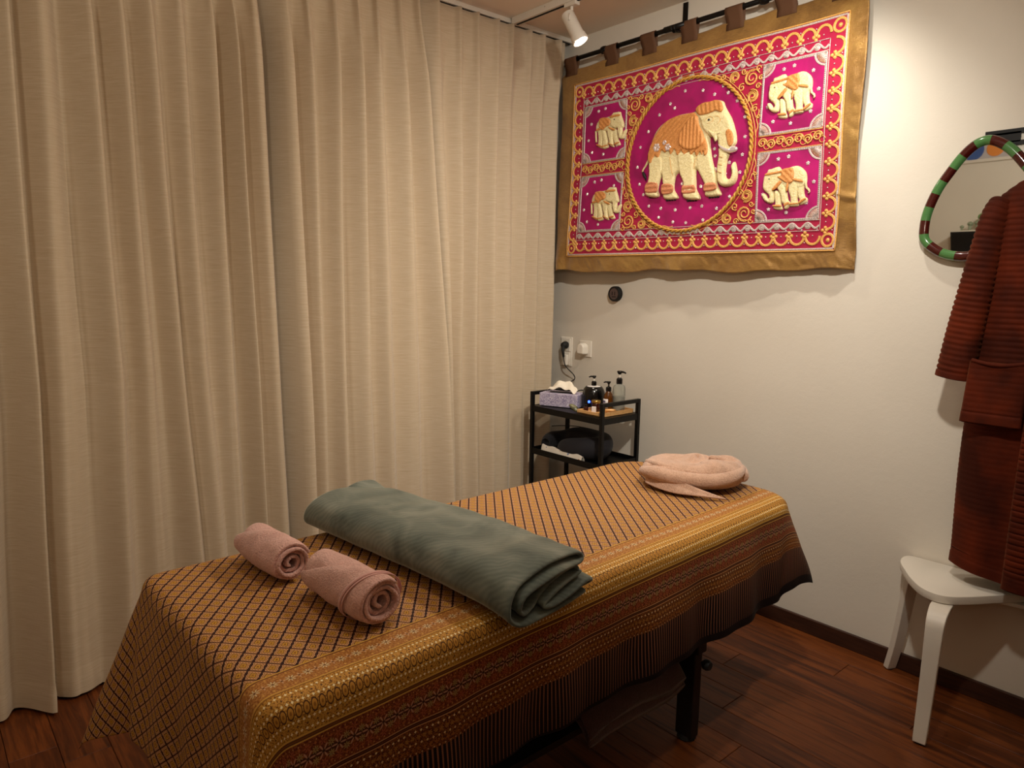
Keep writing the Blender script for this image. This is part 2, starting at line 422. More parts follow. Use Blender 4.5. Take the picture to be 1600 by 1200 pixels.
# ------------------------------------------------------------------ the room
XL, XR, YB, YF, H = -2.92, 1.0, 2.774, -1.0, 2.675
T = .1
struct(MB().box(((XL+XR)/2, YB+T/2, H/2), (XR-XL+2*T, T, H+.2)).out('wall_back', WALL))
struct(MB().box((XL-T/2, (YB+YF)/2, H/2), (T, YB-YF, H+.2)).out('wall_left', WALL))
struct(MB().box((XR+T/2, (YB+YF)/2, H/2), (T, YB-YF, H+.2)).out('wall_right', WALL))
struct(MB().box(((XL+XR)/2, YF-T/2, H/2), (XR-XL+2*T, T, H+.2)).out('wall_front', WALL))
struct(MB().box(((XL+XR)/2, (YB+YF)/2, H+T/2), (XR-XL, YB-YF, T)).out('ceiling', CEIL))
floor = struct(MB().box(((XL+XR)/2, (YB+YF)/2, -.06), (XR-XL, YB-YF, .1)).out('floor', FLOORBASE))
PW = .125; rowi = 0; yy = YB
meshes = {}
while yy > YF+.001:
    w0 = min(PW, yy-YF); xx = XL - [0, .62, .31, .93, .16, .77][rowi % 6]
    if abs((yy-PW) - .17) < .07: xx = -2.403-1.24
    while xx < XR:
        x0, x1 = max(xx, XL), min(xx+1.24, XR); xx += 1.24
        if x1-x0 < .03: continue
        L = round(x1-x0, 3); key = (L, round(w0, 3))
        if key not in meshes:
            o = MB().box((0, 0, 0), (L-.0016, w0-.0016, .0095)).out('plank', PLANK, floor, bev=0)
            bm = bmesh.new(); bm.from_mesh(o.data)
            bmesh.ops.bevel(bm, geom=[e for e in bm.edges if all(v.co.z > 0 for v in e.verts)], offset=.0012, segments=1, affect='EDGES')
            bm.to_mesh(o.data); bm.free(); meshes[key] = o.data
        else:
            o = bpy.data.objects.new('plank', meshes[key]); C.objects.link(o); o.parent = floor
        o.location = ((x0+x1)/2, yy-w0/2, -.0048)
    yy -= PW; rowi += 1
def skirting(name, a, b, n):
    s = MB(); s.box(((a[0]+b[0])/2 - n[0]*.007, (a[1]+b[1])/2 - n[1]*.007, .0325), (abs(b[0]-a[0])+.014*abs(n[1])*0 or .014, abs(b[1]-a[1]) or .014, .065))
    o = s.out(name, SKIRT, bev=.003); struct(o)
skirting('baseboard_back', (XL, YB), (XR, YB), (0, 1)); skirting('baseboard_right', (XR, YB), (XR, YF), (1, 0))
skirting('baseboard_front', (XL, YF), (XR, YF), (0, -1)); skirting('baseboard_left', (XL, YB), (XL, YF), (-1, 0))

# ------------------------------------------------------------------ ceiling rail, track, spotlights
t = thing('curtain_rail', 'white metal curtain rail fixed along the ceiling above the curtains', 'rail', (-2.757, .9, H))
s = MB(); s.box((-2.757, (YB+YF)/2, H-.011), (.034, YB-YF-.01, .022)); s.out('rail_channel', WHITEM, t, bev=.003)
s = MB(); s.box((-2.757, (YB+YF)/2, H-.0232), (.012, YB-YF-.03, .003)); s.out('slot', SLOT, t)
reloc(t)
t = thing('light_track', 'white ceiling track running from the curtain rail towards the right', 'light track', (-1.4, 2.355, H))
s = MB(); s.box(((-2.738+XR)/2-.01, 2.355, H-.016), (XR+2.70, .036, .032)); s.out('track_channel', WHITEM, t, bev=.002)
s = MB(); s.box(((-2.738+XR)/2-.01, 2.355, H-.033), (XR+2.66, .010, .003)); s.out('slot', SLOT, t)
for x in (-2.50, -2.0, -1.4): MB().lathe([(.004, -.001), (.004, .0), (.003, .0015)], (x, 2.338, H-.012), 10, axis=(0, -1, 0)).out('screw', CHROME, t)
reloc(t)
def spotlight(x, y, aim, label, group=None):
    t = thing('ceiling_spotlight', label, 'spotlight', (x, y, H-.032), group)
    MB().box((x, y, H-.040), (.07, .03, .018)).out('track_adapter', WHITEM, t, bev=.003)
    MB().tube([(x, y, H-.04), (x, y, H-.085)], .007, 10).out('stem', WHITEM, t, smooth=False)
    d = Vector(aim).normalized(); c = Vector((x, y, H-.115))
    side = d.cross(Vector((0, 0, 1))).normalized()
    MB().tube([c+side*.0+Vector((0, 0, .03)), c+side*.030+Vector((0, 0, .028)), c+side*.034, ], .004, 8).tube([c+Vector((0, 0, .03)), c-side*.030+Vector((0, 0, .028)), c-side*.034], .004, 8).out('yoke', WHITEM, t, smooth=True)
    b0 = c - d*.045
    body = MB().lathe([(.012, -.004), (.026, 0), (.030, .008), (.030, .105), (.034, .112), (.037, .140), (.033, .140), (.030, .118), (.01, .117)], b0, 28, axis=d).out('lamp_housing', WHITEM, t)
    smoothshade(body)
    MB().lathe([(.028, .119), (.028, .1215), (.026, .124)], b0, 24, axis=d).out('lens', LENS, t)
    reloc(t); return t
spotlight(-2.345, 2.355, (.42, .22, -.87), 'white cylindrical ceiling spotlight glowing above the right end of the curtain')
spotlight(-1.09, 2.355, (-.5, -.32, -.78), 'white ceiling spotlight above the right side of the wall hanging')
spotlight(-.76, 2.355, (-.55, -.4, -.7), 'white ceiling spotlight near the hanging bathrobe, aimed across the table')

# ------------------------------------------------------------------ curtains
def curtain(label, ridges, y0, y1, amps, fade, bil, ztop=2.645, seed=0, ends=(0, 0), hemw=1):
    """ridges: (Y at top, Y at mid, Y at bottom) of each fold; a pleated sheet hung from the rail"""
    rnd_ = random.Random(seed)
    nzr = 90; step = .0065
    zs = [ztop - (ztop-.012)*(i/(nzr-1)) for i in range(nzr)]
    ncol = int((y1[0]-y0[0])/step)
    R = len(ridges); verts = []; uvs = []
    for i, z in enumerate(zs):
        tt = (ztop-z)/(ztop-.012)
        def yat(r): 
            return lerp(r[0], r[1], tt/.6) if tt < .6 else lerp(r[1], r[2], (tt-.6)/.4)
        ys = [yat(r) for r in ridges]; ya, yb = yat(y0), yat(y1)
        knots = [ya-.0001]+ys+[yb+.0001]; ph = [-.5]+list(range(R))+[R-.5]
        for j in range(ncol+1):
            f = lerp(-.5, R-.5 if not ends[1] else R-.88, j/ncol)
            y = float(np.interp(f, ph, knots))
            k = int(round(f)); k = max(0, min(R-1, k)); fr = f-k
            g = .5+.5*math.cos(2*PI*fr)
            g = g**(.72+.35*((k*37) % 5)/4)
            k2 = max(0, min(R-1, k+(1 if fr > 0 else -1))); fd = sstep(.15, .95, tt)
            a = lerp(amps[k]*lerp(1, fade[k], fd), amps[k2]*lerp(1, fade[k2], fd), abs(fr))
            g2 = g*(1-.10*math.sin(2*PI*fr+k*2))
            # side sway makes folds overlap slightly
            top = math.exp(-(fr/.11)**2)*.030 + .006
            hd = sstep(.02, .16, tt)
            x = lerp(-2.747, -2.785, hd) + lerp(top, a*1.15*g2, hd) + .4*hd*(amps[k]*1.15-a)*0
            x += .010*math.sin(k*1.7+3*tt)*sstep(.1, .5, tt) + .006*nz(y*2, z*1.2, seed)
            y += (.32*a*g2 - a*.06*math.sin(2*PI*fr))*hd + .008*nz(z*1.5, k*.7, seed+4)*tt
            e = f+.5
            if e < .35 and ends[0]: x -= .035*(1-e/.35)
            x += bil(y, tt)
            verts.append((x, y, z)); uvs.append((j*step, z))
    nc = ncol+1
    o = link('curtain', verts, grid_faces(nzr, nc), CURT, None, True, uvs, solid=.0022)
    tag(o, label, 'curtain', None)
    # stitched hem: a slightly proud second layer at the bottom
    rows = [r for r in range(nzr) if zs[r] < .125]
    hv = []
    for r in rows:
        for j in range(nc):
            p = Vector(verts[r*nc+j]); q = Vector(verts[r*nc+min(j+1, nc-1)])-Vector(verts[r*nc+max(j-1, 0)])
            nn = Vector((q.y, -q.x, 0)).normalized(); e = .0040 if r > rows[0] else .0012
            hv.append(p+nn*e)
    h = link('hem', hv, grid_faces(len(rows), nc), CURT, o, True)
    for r in ridges: MB().box((-2.752, r[0], ztop+.001), (.004, .006, .010)).out('hook', WHITE, o)
    return o
P1 = [(-.92, -.92, -.9), (-.78, -.78, -.76), (-.62, -.62, -.62), (-.47, -.48, -.5), (-.33, -.33, -.33), (-.18, -.18, -.17), (-.05, -.04, 0), (.08, .07, .08), (.20, .18, .13),
      (.31, .30, .265), (.41, .40, .37), (.52, .55, .52), (.62, .66, .65), (.71, .765, .79), (.81, .85, .89), (.92, .94, .96), (.99, 1.03, 1.05), (1.07, 1.12, 1.14)]
A1 = [.06]*9 + [.075, .06, .07, .055, .058, .045, .05, .075, .055]
curtain('cream linen curtain at the left, nearest the camera, with a wide stitched hem', P1, (-.98, -.98, -.98), (1.17, 1.20, 1.22), A1,
        [.8]*9 + [1.25, .45, .75, .35, 1.0, .55, .35, 1.0, .9], lambda y, t: .165*max(0, t-.35)**1.4*(1-sstep(.7, 1.3, y)), seed=3, ends=(0, 1))
P2 = [(1.20, 1.24, 1.26), (1.29, 1.31, 1.33), (1.41, 1.40, 1.41), (1.51, 1.53, 1.54), (1.60, 1.63, 1.65), (1.71, 1.76, 1.78), (1.80, 1.92, 1.96)]
curtain('cream linen curtain in the middle, hanging behind the massage table', P2, (1.115, 1.150, 1.170), (1.865, 1.985, 2.03), [.065, .06, .055, .06, .05, .055, .065],
        [.9, .7, .9, .5, .9, .5, 1.1], lambda y, t: .035*t, seed=11, ends=(1, 1))
P3 = [(1.91, 1.99, 2.02), (2.03, 2.055, 2.07), (2.13, 2.14, 2.15), (2.25, 2.24, 2.25), (2.34, 2.36, 2.37), (2.46, 2.45, 2.46), (2.55, 2.55, 2.55), (2.665, 2.655, 2.65)]
curtain('cream pleated curtain at the right, ending beside the wall hanging', P3, (1.800, 1.925, 1.965), (2.715, 2.69, 2.68), [.04, .05, .048, .05, .036, .040, .038, .042],
        [1, .6, .8, .9, .6, .9, .7, .9], lambda y, t: -.004, seed=23, ends=(1, 0))

# ------------------------------------------------------------------ massage table and its cloth
TX0, TX1, TY0, TY1, TZ = -1.862, -1.112, .402, 2.335, .70
rot_t = math.radians(1.0); tcx, tcy = (TX0+TX1)/2, (TY0+TY1)/2
def trot(x, y):
    dx, dy = x-tcx, y-tcy
    return tcx + dx*math.cos(rot_t) - dy*math.sin(rot_t), tcy + dx*math.sin(rot_t) + dy*math.cos(rot_t)
t = thing('massage_table', 'black padded massage table with dark legs under the patterned cloth', 'massage table', (tcx, tcy, 0))
def rrect(x0, x1, y0, y1, r, n=8):
    o = []
    for cx, cy, a0, rr in ((x1-r[0], y0+r[0], -90, r[0]), (x1-r[1], y1-r[1], 0, r[1]), (x0+r[2], y1-r[2], 90, r[2]), (x0+r[3], y0+r[3], 180, r[3])):
        for k in range(n+1):
            a = math.radians(a0+90*k/n); o.append((cx+rr*math.cos(a), cy+rr*math.sin(a)))
    return o
cor = (.05, .16, .16, .05)
s = MB(); lay = [(.02, -.075), (.004, -.062), (.0, -.04), (.0, -.022), (.004, -.010), (.016, -.0045)]
ring = []
for ins, dz in lay:
    ring.append([(*trot(x, y), TZ+dz) for x, y in rrect(TX0+ins+.006, TX1-ins-.006, TY0+ins+.006, TY1-ins-.006, cor)])
n = len(ring[0]); vs = [p for r in ring for p in r]; fs = [(i*n+k, i*n+(k+1) % n, (i+1)*n+(k+1) % n, (i+1)*n+k) for i in range(len(ring)-1) for k in range(n)]
fs += [tuple(range(n-1, -1, -1)), tuple(range((len(ring)-1)*n, len(ring)*n))]
s.add(vs, fs).out('cushion', Mat('black_leatherette', '0c0b0c', .5).m, t, smooth=False)
FR = Mat('dark_stained_wood', '120c0a', .55).m
s = MB()
for x in (TX0+.05, TX1-.05): s.beam((*trot(x, TY0+.06), TZ-.10), (*trot(x, TY1-.10), TZ-.10), .03, .05)
for y in (TY0+.08, tcy, TY1-.14): s.beam((*trot(TX0+.05, y), TZ-.10), (*trot(TX1-.05, y), TZ-.10), .03, .05)
s.out('frame', FR, t)
for x in (TX0+.065, TX1-.085):
    for y in (.78, 1.80):
        MB().beam((x, y, TZ-.085), (x, y, .30), .085, .045).beam((x, y, .34), (x, y, .012), .060, .040).out('leg', FR, t, bev=.003)
        MB().lathe([(.028, 0), (.030, .004), (.026, .014)], (x, y, 0), 16).out('foot', RUBBER, t)
        kn = MB().lathe([(.006, 0), (.016, .010), (.017, .020), (.012, .030)], (x+.042, y+.0, .27), 16, axis=(1, 0, 0)).out('adjusting_knob', RUBBER, t)
for y in (.78, 1.80): MB().beam((TX0+.065, y, .17), (TX1-.085, y, .17), .03, .05).out('cross_bar', FR, t)
for x in (TX0+.10, TX1-.14): MB().beam((x, .78, .205), (x, 1.80, .205), .05, .02).out('side_rail', FR, t)
reloc(t)

# cloth: draped from a flat sheet
def drape():
    hx0, hx1, hy0, hy1 = .345, .322, .372, .205
    st = .0125
    W_, L_ = TX1-TX0, TY1-TY0
    xs = np.arange(-hx0, W_+hx1+1e-6, st); ys = np.arange(-hy0, L_+hy1+1e-6, st)
    re = .028
    V = []; UV = []
    for yi in ys:
        for xi in xs:
            r = cor[0] if yi < L_/2 else cor[1]
            r = max(r, .05)
            cx = min(max(xi, r), W_-r); cy = min(max(yi, r), L_-r)
            dx, dy = xi-cx, yi-cy; dl = math.hypot(dx, dy)
            onx_ = (xi < r or xi > W_-r); ony_ = (yi < r or yi > L_-r)
            # signed distance outside the rounded rectangle
            if onx_ and ony_: d = dl - r; nx_, ny_ = dx/max(dl, 1e-9), dy/max(dl, 1e-9)
            else:
                c_ = [(-xi, -1, 0), (xi-W_, 1, 0), (-yi, 0, -1), (yi-L_, 0, 1)]
                d, nx_, ny_ = max(c_)
            X0, Y0, Z = xi, yi, 0
            if d > -re:
                s_ = d+re; A = re*PI/2
                ex, ey = xi-nx_*s_, yi-ny_*s_
                ang45 = min(1, 2*min(abs(nx_), abs(ny_)))           # 1 along a corner's diagonal
                cornerf = abs(nx_*ny_)*2
                if s_ < A: hor, dn = re*math.sin(s_/re), re*(1-math.cos(s_/re))
                else:
                    e = (s_-A)*(1-(.33 if ny_ > 0 else .06)*abs(nx_*ny_)*2)
                    per = (yi if abs(nx_) > .7 else xi)
                    side = 0 if abs(nx_) > .7 else 1
                    side = 0 if abs(nx_) > abs(ny_) else 1
                    per = yi if side == 0 else xi
                    if side == 0: sd_ = .05+.022*math.sin(yi*5.2+1.0)+.012*math.sin(yi*13+.5) if nx_ > 0 else .08+.04*math.sin(yi*6)
                    else: sd_ = .06+.05*math.sin(xi*9+.4) if ny_ < 0 else .05+.06*math.sin(xi*11+1)
                    slope = lerp(sd_, .44 if nx_ < 0 else (.42 if ny_ > 0 else .20), cornerf**2.2)
                    # wave of the free edge
                    wave = (.008*math.sin(per*(17 if side == 0 else 14)+1.3)+.005*math.sin(per*37))*min(1, e/.25)**1.3*(1-cornerf)
                    sl = max(-.02, slope); cs_ = 1/math.sqrt(1+sl*sl)
                    hor = re + e*sl*cs_ + wave; dn = re + e*cs_
                X0, Y0, Z = ex+nx_*hor, ey+ny_*hor, -dn
            z = TZ + Z + .0005
            # soft creases on the top
            top = 1 if d < -re else max(0, 1-(d+re)/.05)
            z += top*.0022*(1+nz(xi*5, yi*3, 2)) + .0015*nz(xi*9, yi*9, 5)*top
            px, py = trot(TX0+X0, TY0+Y0)
            if d >= 0:
                k = .004*nz(xi*7, yi*7, 9); px += nx_*k; py += ny_*k
            V.append((px, py, z))
            b = (xi - W_) + .100 + .022*yi
            UV.append((yi, b))
    return V, UV, len(ys), len(xs)
V, UV, nu, nv = drape()
o = link('table_cloth', V, grid_faces(nu, nv), CLOTH, None, True, UV, solid=.0012, sub=1)
tag(o, 'brown and gold diamond-patterned cloth with striped border draped over the massage table', 'tablecloth')

# ------------------------------------------------------------------ rolled pink towels
def towel_roll(name, label, center, direction, length, R, seed, kdiag, group, side=1):
    rr = random.Random(seed); cx, cy, cz = center
    d = Vector(direction).normalized(); sdv = Vector((-d.y, d.x, 0)); up = Vector((0, 0, 1))
    NT, NS = 64, 170; turns = 3.4; V = []; 
    for i in range(NT):
        tt = i/(NT-1); ax = (tt-.5)*length
        phi_end = turns*2*PI + kdiag*(tt-.5)
        for j in range(NS):
            s_ = j/(NS-1); ph = s_*phi_end
            r = .006 + (R-.006)*(ph/(turns*2*PI))**.62
            r += .0028*nz(ax*26+seed, ph*1.3, seed) + .0016*nz(ax*150, ph*r*150, seed+7)
            r += .003*sstep(.80, .97, s_)
            if s_ > .985: r -= .004*(s_-.985)/.015
            ang = -(ph-turns*2*PI)*side + (1.55 if seed == 1 else 2.0)
            ca, sa = math.cos(ang), math.sin(ang)
            zz_ = sa*r
            if sa < 0: zz_ = sa*r*.90
            tele = .012*(1-s_)*(1 if tt > .5 else -1)*-(abs(tt-.5)*2)**3 + .006*math.sin(ph*.5+seed)*(abs(tt-.5)*2)**4
            bulge = 1 - .10*(abs(tt-.5)*2)**4 - (.07*sstep(.52, .75, tt) if seed == 1 else .05*sstep(.45, .2, tt))
            p = Vector((cx, cy, cz)) + d*(ax+tele) + sdv*(ca*r*bulge*1.04) + up*(zz_*bulge)
            V.append(p)
    t = thing(name, label, 'towel', (cx, cy, cz-R*.95), group)
    o = link('rolled_cloth', V, grid_faces(NT, NS), PINK, t, True, solid=.0085)
    md = o.modifiers.new('d', 'SUBSURF'); md.levels = 0; md.render_levels = 1
    # woven band near one end of the outer wrap
    for off, wd in ((.30, .0045), (.335, .0022)):
        B = []
        for j in range(46):
            ang = 2*PI*j/46; rb = R+.0088; 
            for e in (-wd, wd):
                bz = math.sin(ang)*rb*(.90 if math.sin(ang) < 0 else 1)
                tt = off+.10*math.sin(ang+.6)
                bl = 1-.09*(abs(tt*2))**4
                B.append(Vector((cx, cy, cz))+d*(tt*length+e)+sdv*(math.cos(ang)*rb*1.04*bl)+up*(bz*bl))
        f = [(2*j, 2*((j+1) % 46), 2*((j+1) % 46)+1, 2*j+1) for j in range(46)]
        if seed == 2: link('woven_band', B, f, PINKB, t, True, solid=.0015)
    reloc(t); return t
ztow = TZ+.006
towel_roll('rolled_towel', 'rolled pink terry towel behind, at the far left of the table', (-1.655, .664, ztow+.050), (1, .02, 0), .225, .050, 1, 2.4, 'rolled pink towels on the table', 1)
towel_roll('rolled_towel', 'rolled pink terry towel in front, with a woven band near its open end', (-1.350, .712, ztow+.054), (1, .05, 0), .262, .053, 2, 2.2, 'rolled pink towels on the table', 1)

# ------------------------------------------------------------------ folded teal blanket
def blanket():
    prof = [(.235, .010), (.17, .007), (.09, .008), (.035, .012), (.006, .036), (.010, .070), (.040, .094), (.10, .103), (.17, .105), (.225, .101),
            (.243, .092), (.232, .082), (.17, .086), (.10, .083), (.050, .076), (.030, .052), (.045, .032), (.075, .036), (.10, .050), (.16, .066), (.215, .072),
            (.232, .062), (.215, .054), (.15, .047), (.10, .030), (.12, .022), (.17, .028), (.22, .040), (.245, .036), (.255, .026), (.22, .020), (.15, .018)]
    P = catmull([(a, b, 0) for a, b in prof], 5); NP = len(P); NL = 74
    A = Vector((-1.860, .838, 0)); B = Vector((-1.050, .905, 0)); L = (B-A).length; ax = (B-A)/L; sd = Vector((-ax.y, ax.x, 0))
    V = []
    for i in range(NL):
        t = i/(NL-1); sx = t*L
        for j, p in enumerate(P):
            y, z = p.x, p.y
            # squash the layers toward the left end, open them at the right end
            end = sstep(.15, 0, t)
            z = z*(1-.10*end) + .012*end*math.sin(y*14)
            z *= 1+.09*nz(sx*6, y*8, 3)+.05*nz(sx*15, y*11, 6)+.10*sstep(.75, 1, t)*(.4 if z > .05 else 0)
            y = y + .006*nz(sx*5, z*20, 8) + .035*sstep(.8, 1, t)*(.3 if z < .06 else -.15)*(y/.25) + .02*math.sin(t*2.6+.3)*.5
            yy = y*(1+.10*sstep(.0, .5, t)-.06*end)
            xo = .012*math.sin(j*.11)*(1 if t > .5 else -1)*abs(t-.5)*2
            q = A + ax*(sx+xo) + sd*yy
            # the right end hangs past the rounded table edge
            over = max(0, q.x+1.15)
            zz = TZ+.008+z*.97 - over*over*1.2
            V.append((q.x, q.y, zz))
    t = thing('folded_blanket', 'folded dark teal fleece blanket lying across the massage table', 'blanket', (-1.46, .98, TZ))
    link('fleece_layers', V, grid_faces(NL, NP), TEAL, t, True, solid=.0095, sub=1)
    # small turned-over tail at the far left end
    V = []
    for i in range(26):
        u = i/25
        for j in range(14):
            v = j/13
            q = A + ax*(.005+.10*v) + sd*(.12+.16*u)
            z = TZ+.012+.090+.018*math.sin(PI*min(1, u*1.1))*(1-v)**.6 - .04*sstep(.7, 1, u)
            V.append((q.x, q.y, z-.016*v))
    link('turned_end', V, grid_faces(26, 14), TEAL, t, True, solid=.011, sub=1)
    reloc(t)
blanket()

# ------------------------------------------------------------------ towel bundle at the head end
def bundle():
    cx, cy, z0 = -1.465, 2.150, TZ+.006
    t = thing('folded_towel', 'crumpled beige-pink towel wrapped around a face cushion at the far table end', 'towel', (cx, cy, TZ))
    V = []; NU, NV = 70, 150; ax = Vector((.80, .60, 0)); sd = Vector((-.60, .80, 0))
    for i in range(NU):
        u = i/(NU-1)*PI
        for j in range(NV):
            a = 2*PI*j/NV
            r = math.sin(u)**.55; h = -math.cos(u)
            hh = (abs(h)**.8)*(1 if h > 0 else -1)
            ca, sa = math.cos(a), math.sin(a)
            x = .178*r*(abs(ca)**.85)*(1 if ca > 0 else -1); y = .125*r*(abs(sa)**.85)*(1 if sa > 0 else -1)
            z = .050+.050*hh
            if h > .3: z -= .022*math.exp(-((x/.09)**2+(y/.05)**2))         # hollow of the face cushion
            if h > 0: z += .010*math.sin(x*38+y*20)*math.exp(-((x-.06)/.05)**2) + .014*sstep(.02, .14, x)
            if h > .2:
                for x1_, y1_, x2_, y2_, dp, wd_ in ((.02, .05, .035, -.03, .014, .008), (.055, .045, .06, -.02, .010, .007), (-.06, -.045, .0, -.075, .010, .010), (.09, .06, .14, -.01, .010, .010), (-.12, .06, -.05, .075, .008, .012), (-.02, .06, -.09, -.02, .006, .014)):
                    ex_, ey_ = x2_-x1_, y2_-y1_; tq = max(0, min(1, ((x-x1_)*ex_+(y-y1_)*ey_)/(ex_*ex_+ey_*ey_)))
                    z -= dp*math.exp(-(((x-x1_-tq*ex_)**2+(y-y1_-tq*ey_)**2)/wd_**2))
            z += (.006*nz(x*14, y*14, 3)+.004*abs(nz(x*34+y*10, y*16, 8)))*(1 if h > -.5 else 0); k = 1+.05*nz(a*1.5, z*26, 1)+.025*nz(a*5, z*40, 6)
            p = Vector((cx, cy, z0+max(0, z))) + ax*x*k + sd*y*k
            V.append(p)
    link('wrapped_cloth', V, grid_faces(NU, NV, True), BEIGE, t, True, solid=0, sub=1)
    def fold(pts, rad, nm, flat=.55):
        P = catmull(pts, 6); s = MB(); N = len(P)
        rs = [rad*(.35+.65*math.sin(PI*min(1, max(0, .08+.9*i/(N-1))))**.6) for i in range(N)]
        s.tube([Vector((cx, cy, z0))+ax*p.x+sd*p.y+Vector((0, 0, p.z)) for p in P], rs, 12)
        o = s.out(nm, BEIGE, t, smooth=True, sub=1)
    fold([(-.178, -.045, .050), (-.13, -.105, .060), (-.04, -.132, .052), (.06, -.128, .050), (.14, -.085, .062), (.172, -.01, .075)], .027, 'fold')
    fold([(-.165, .0, .075), (-.12, -.07, .082), (-.04, -.105, .074), (.04, -.112, .070)], .013, 'fold')
    fold([(.176, -.03, .045), (.165, .06, .050), (.10, .115, .05)], .028, 'fold')
    fold([(.03, -.02, .086), (.055, -.06, .086), (.10, -.085, .078)], .011, 'fold')
    fold([(.06, .03, .097), (.11, -.01, .098), (.15, -.04, .086)], .013, 'fold')
    # pointed tail lying in front
    V = []
    for i in range(24):
        u = i/23
        for j in range(10):
            v = j/9-.5; wd = .062*(1-u**2.2)+.002
            p = Vector((cx, cy, z0)) + ax*(-.165+.275*u) + sd*(-.070-.115*u**.8-.030*math.sin(PI*u)+v*wd*.5) + Vector((0, 0, max(.003, .036*(1-u)**.7+.004+v*wd*.85*(1-.5*u)+.004*math.sin(v*9+u*8)*(1-u))))
            V.append(p)
    link('pointed_tail', V, grid_faces(24, 10), BEIGE, t, True, solid=.006, sub=1)
    reloc(t)
bundle()

# ------------------------------------------------------------------ mauve blanket stored under the table
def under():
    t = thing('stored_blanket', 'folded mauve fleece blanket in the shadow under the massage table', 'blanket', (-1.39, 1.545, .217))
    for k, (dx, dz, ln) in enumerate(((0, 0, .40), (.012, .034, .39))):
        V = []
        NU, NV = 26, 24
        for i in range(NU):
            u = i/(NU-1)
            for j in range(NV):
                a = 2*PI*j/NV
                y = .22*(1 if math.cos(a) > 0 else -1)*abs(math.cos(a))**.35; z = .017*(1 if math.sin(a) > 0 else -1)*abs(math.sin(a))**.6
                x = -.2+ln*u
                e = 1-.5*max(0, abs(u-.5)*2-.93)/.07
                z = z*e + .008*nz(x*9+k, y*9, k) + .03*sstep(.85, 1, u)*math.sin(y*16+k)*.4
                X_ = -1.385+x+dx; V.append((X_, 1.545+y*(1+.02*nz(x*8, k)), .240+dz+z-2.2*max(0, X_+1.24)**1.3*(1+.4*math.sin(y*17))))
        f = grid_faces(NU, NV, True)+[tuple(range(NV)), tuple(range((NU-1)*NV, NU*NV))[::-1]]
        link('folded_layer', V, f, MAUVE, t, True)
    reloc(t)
under()

# ------------------------------------------------------------------ black serving cart
CX0, CX1, CY0, CY1 = -2.632, -2.142, 2.415, 2.690
t = thing('serving_cart', 'black metal trolley with three shelves standing in the corner by the curtain', 'trolley', ((CX0+CX1)/2, (CY0+CY1)/2, 0))
b_ = .018
for x in (CX0+b_/2, CX1-b_/2):
    for y in (CY0+b_/2, CY1-b_/2):
        MB().beam((x, y, .04), (x, y, .88), b_, b_).out('post', BLACK, t, bev=.0015)
        w_ = MB().lathe([(.006, -.009), (.019, -.009), (.020, -.006), (.020, .006), (.019, .009), (.006, .009)], (x, y, .0205), 18, axis=(0, 1, 0))
        w_.out('caster', RUBBER, t)
    MB().beam((x, CY0+b_, .871), (x, CY1-b_, .871), b_, b_).out('handle', BLACK, t, bev=.0015)
for z in (.7985, .562, .13):
    s = MB(); s.box(((CX0+CX1)/2, (CY0+CY1)/2, z+.008), (CX1-CX0-2*b_*0-.004, CY1-CY0-.004, .004))
    dz = -.004 if z > .7 else .014
    s.box(((CX0+CX1)/2, CY0+.004, z+dz), (CX1-CX0-2*b_, .003, .030)); s.box(((CX0+CX1)/2, CY1-.004, z+dz), (CX1-CX0-2*b_, .003, .030))
    s.box((CX0+.004, (CY0+CY1)/2, z+dz), (.003, CY1-CY0-2*b_, .030)); s.box((CX1-.004, (CY0+CY1)/2, z+dz), (.003, CY1-CY0-2*b_, .030))
    s.out('shelf_tray', BLACK, t)
reloc(t)
ZT = .8105; ZS = .5725

def pumphead(t, x, y, z, sc, ang, mat=BLACKP, collar=.016, neck=True):
    MB().lathe([(collar*.95, 0), (collar, .002), (collar, .018*sc), (collar*.7, .022*sc), (collar*.45, .024*sc)], (x, y, z), 20).out('pump_collar', mat, t)
    s = MB(); z1 = z+.024*sc
    s.lathe([(.004*sc, 0), (.004*sc, .014*sc)], (x, y, z1), 12)
    o = s.out('pump_stem', WHITE if neck else mat, t)
    s = MB(); z2 = z1+.012*sc; d = Vector((math.cos(ang), math.sin(ang), 0))
    s.lathe([(.005*sc, 0), (.010*sc, .008*sc), (.011*sc, .012*sc), (.009*sc, .014*sc)], (x, y, z2), 16)
    s.tube([Vector((x, y, z2+.010*sc)), Vector((x, y, z2+.010*sc))+d*.018*sc, Vector((x, y, z2+.006*sc))+d*.026*sc], [.0045*sc, .004*sc, .003*sc], 8)
    s.out('pump_nozzle', mat, t, smooth=True)

# tissue box (turned on the shelf)
t = thing('tissue_box', 'lilac patterned tissue box with a white tissue, at the left of the top shelf', 'tissue box', (-2.515, 2.530, ZT))
a = Vector((.92, .39, 0)).normalized(); R3 = Matrix.Rotation(math.atan2(a.y, a.x), 3, 'Z')
bc = Vector((-2.520, 2.535, ZT+.0335))
MB().box(bc, (.205, .115, .065), rot=R3).out('box', LILAC, t, bev=.002)
MB().add([bc+R3 @ Vector((.07*math.cos(k*PI/10), .024*math.sin(k*PI/10), .0330)) for k in range(20)], [tuple(range(20))]).out('opening', SLOT, t)
V = []
for i in range(22):
    u = i/21
    for j in range(16):
        v = j/15
        x = (u-.5)*.15+.010*math.sin(v*4); y = (v-.5)*.060*(1.2-.4*abs(u-.5)) - .012*math.sin(u*7)
        z = .056*(math.sin(PI*min(1, max(0, u*.92+.04)))**.7)*(.35+.65*math.sin(PI*v)**.6) + .006*math.sin(u*17+v*5) + .004*math.sin(v*13+u*4)
        V.append(bc + R3 @ Vector((x, y, .034+max(0, z))))
link('tissue', V, grid_faces(22, 16), TISS, t, True, solid=.0008, sub=1)
reloc(t)

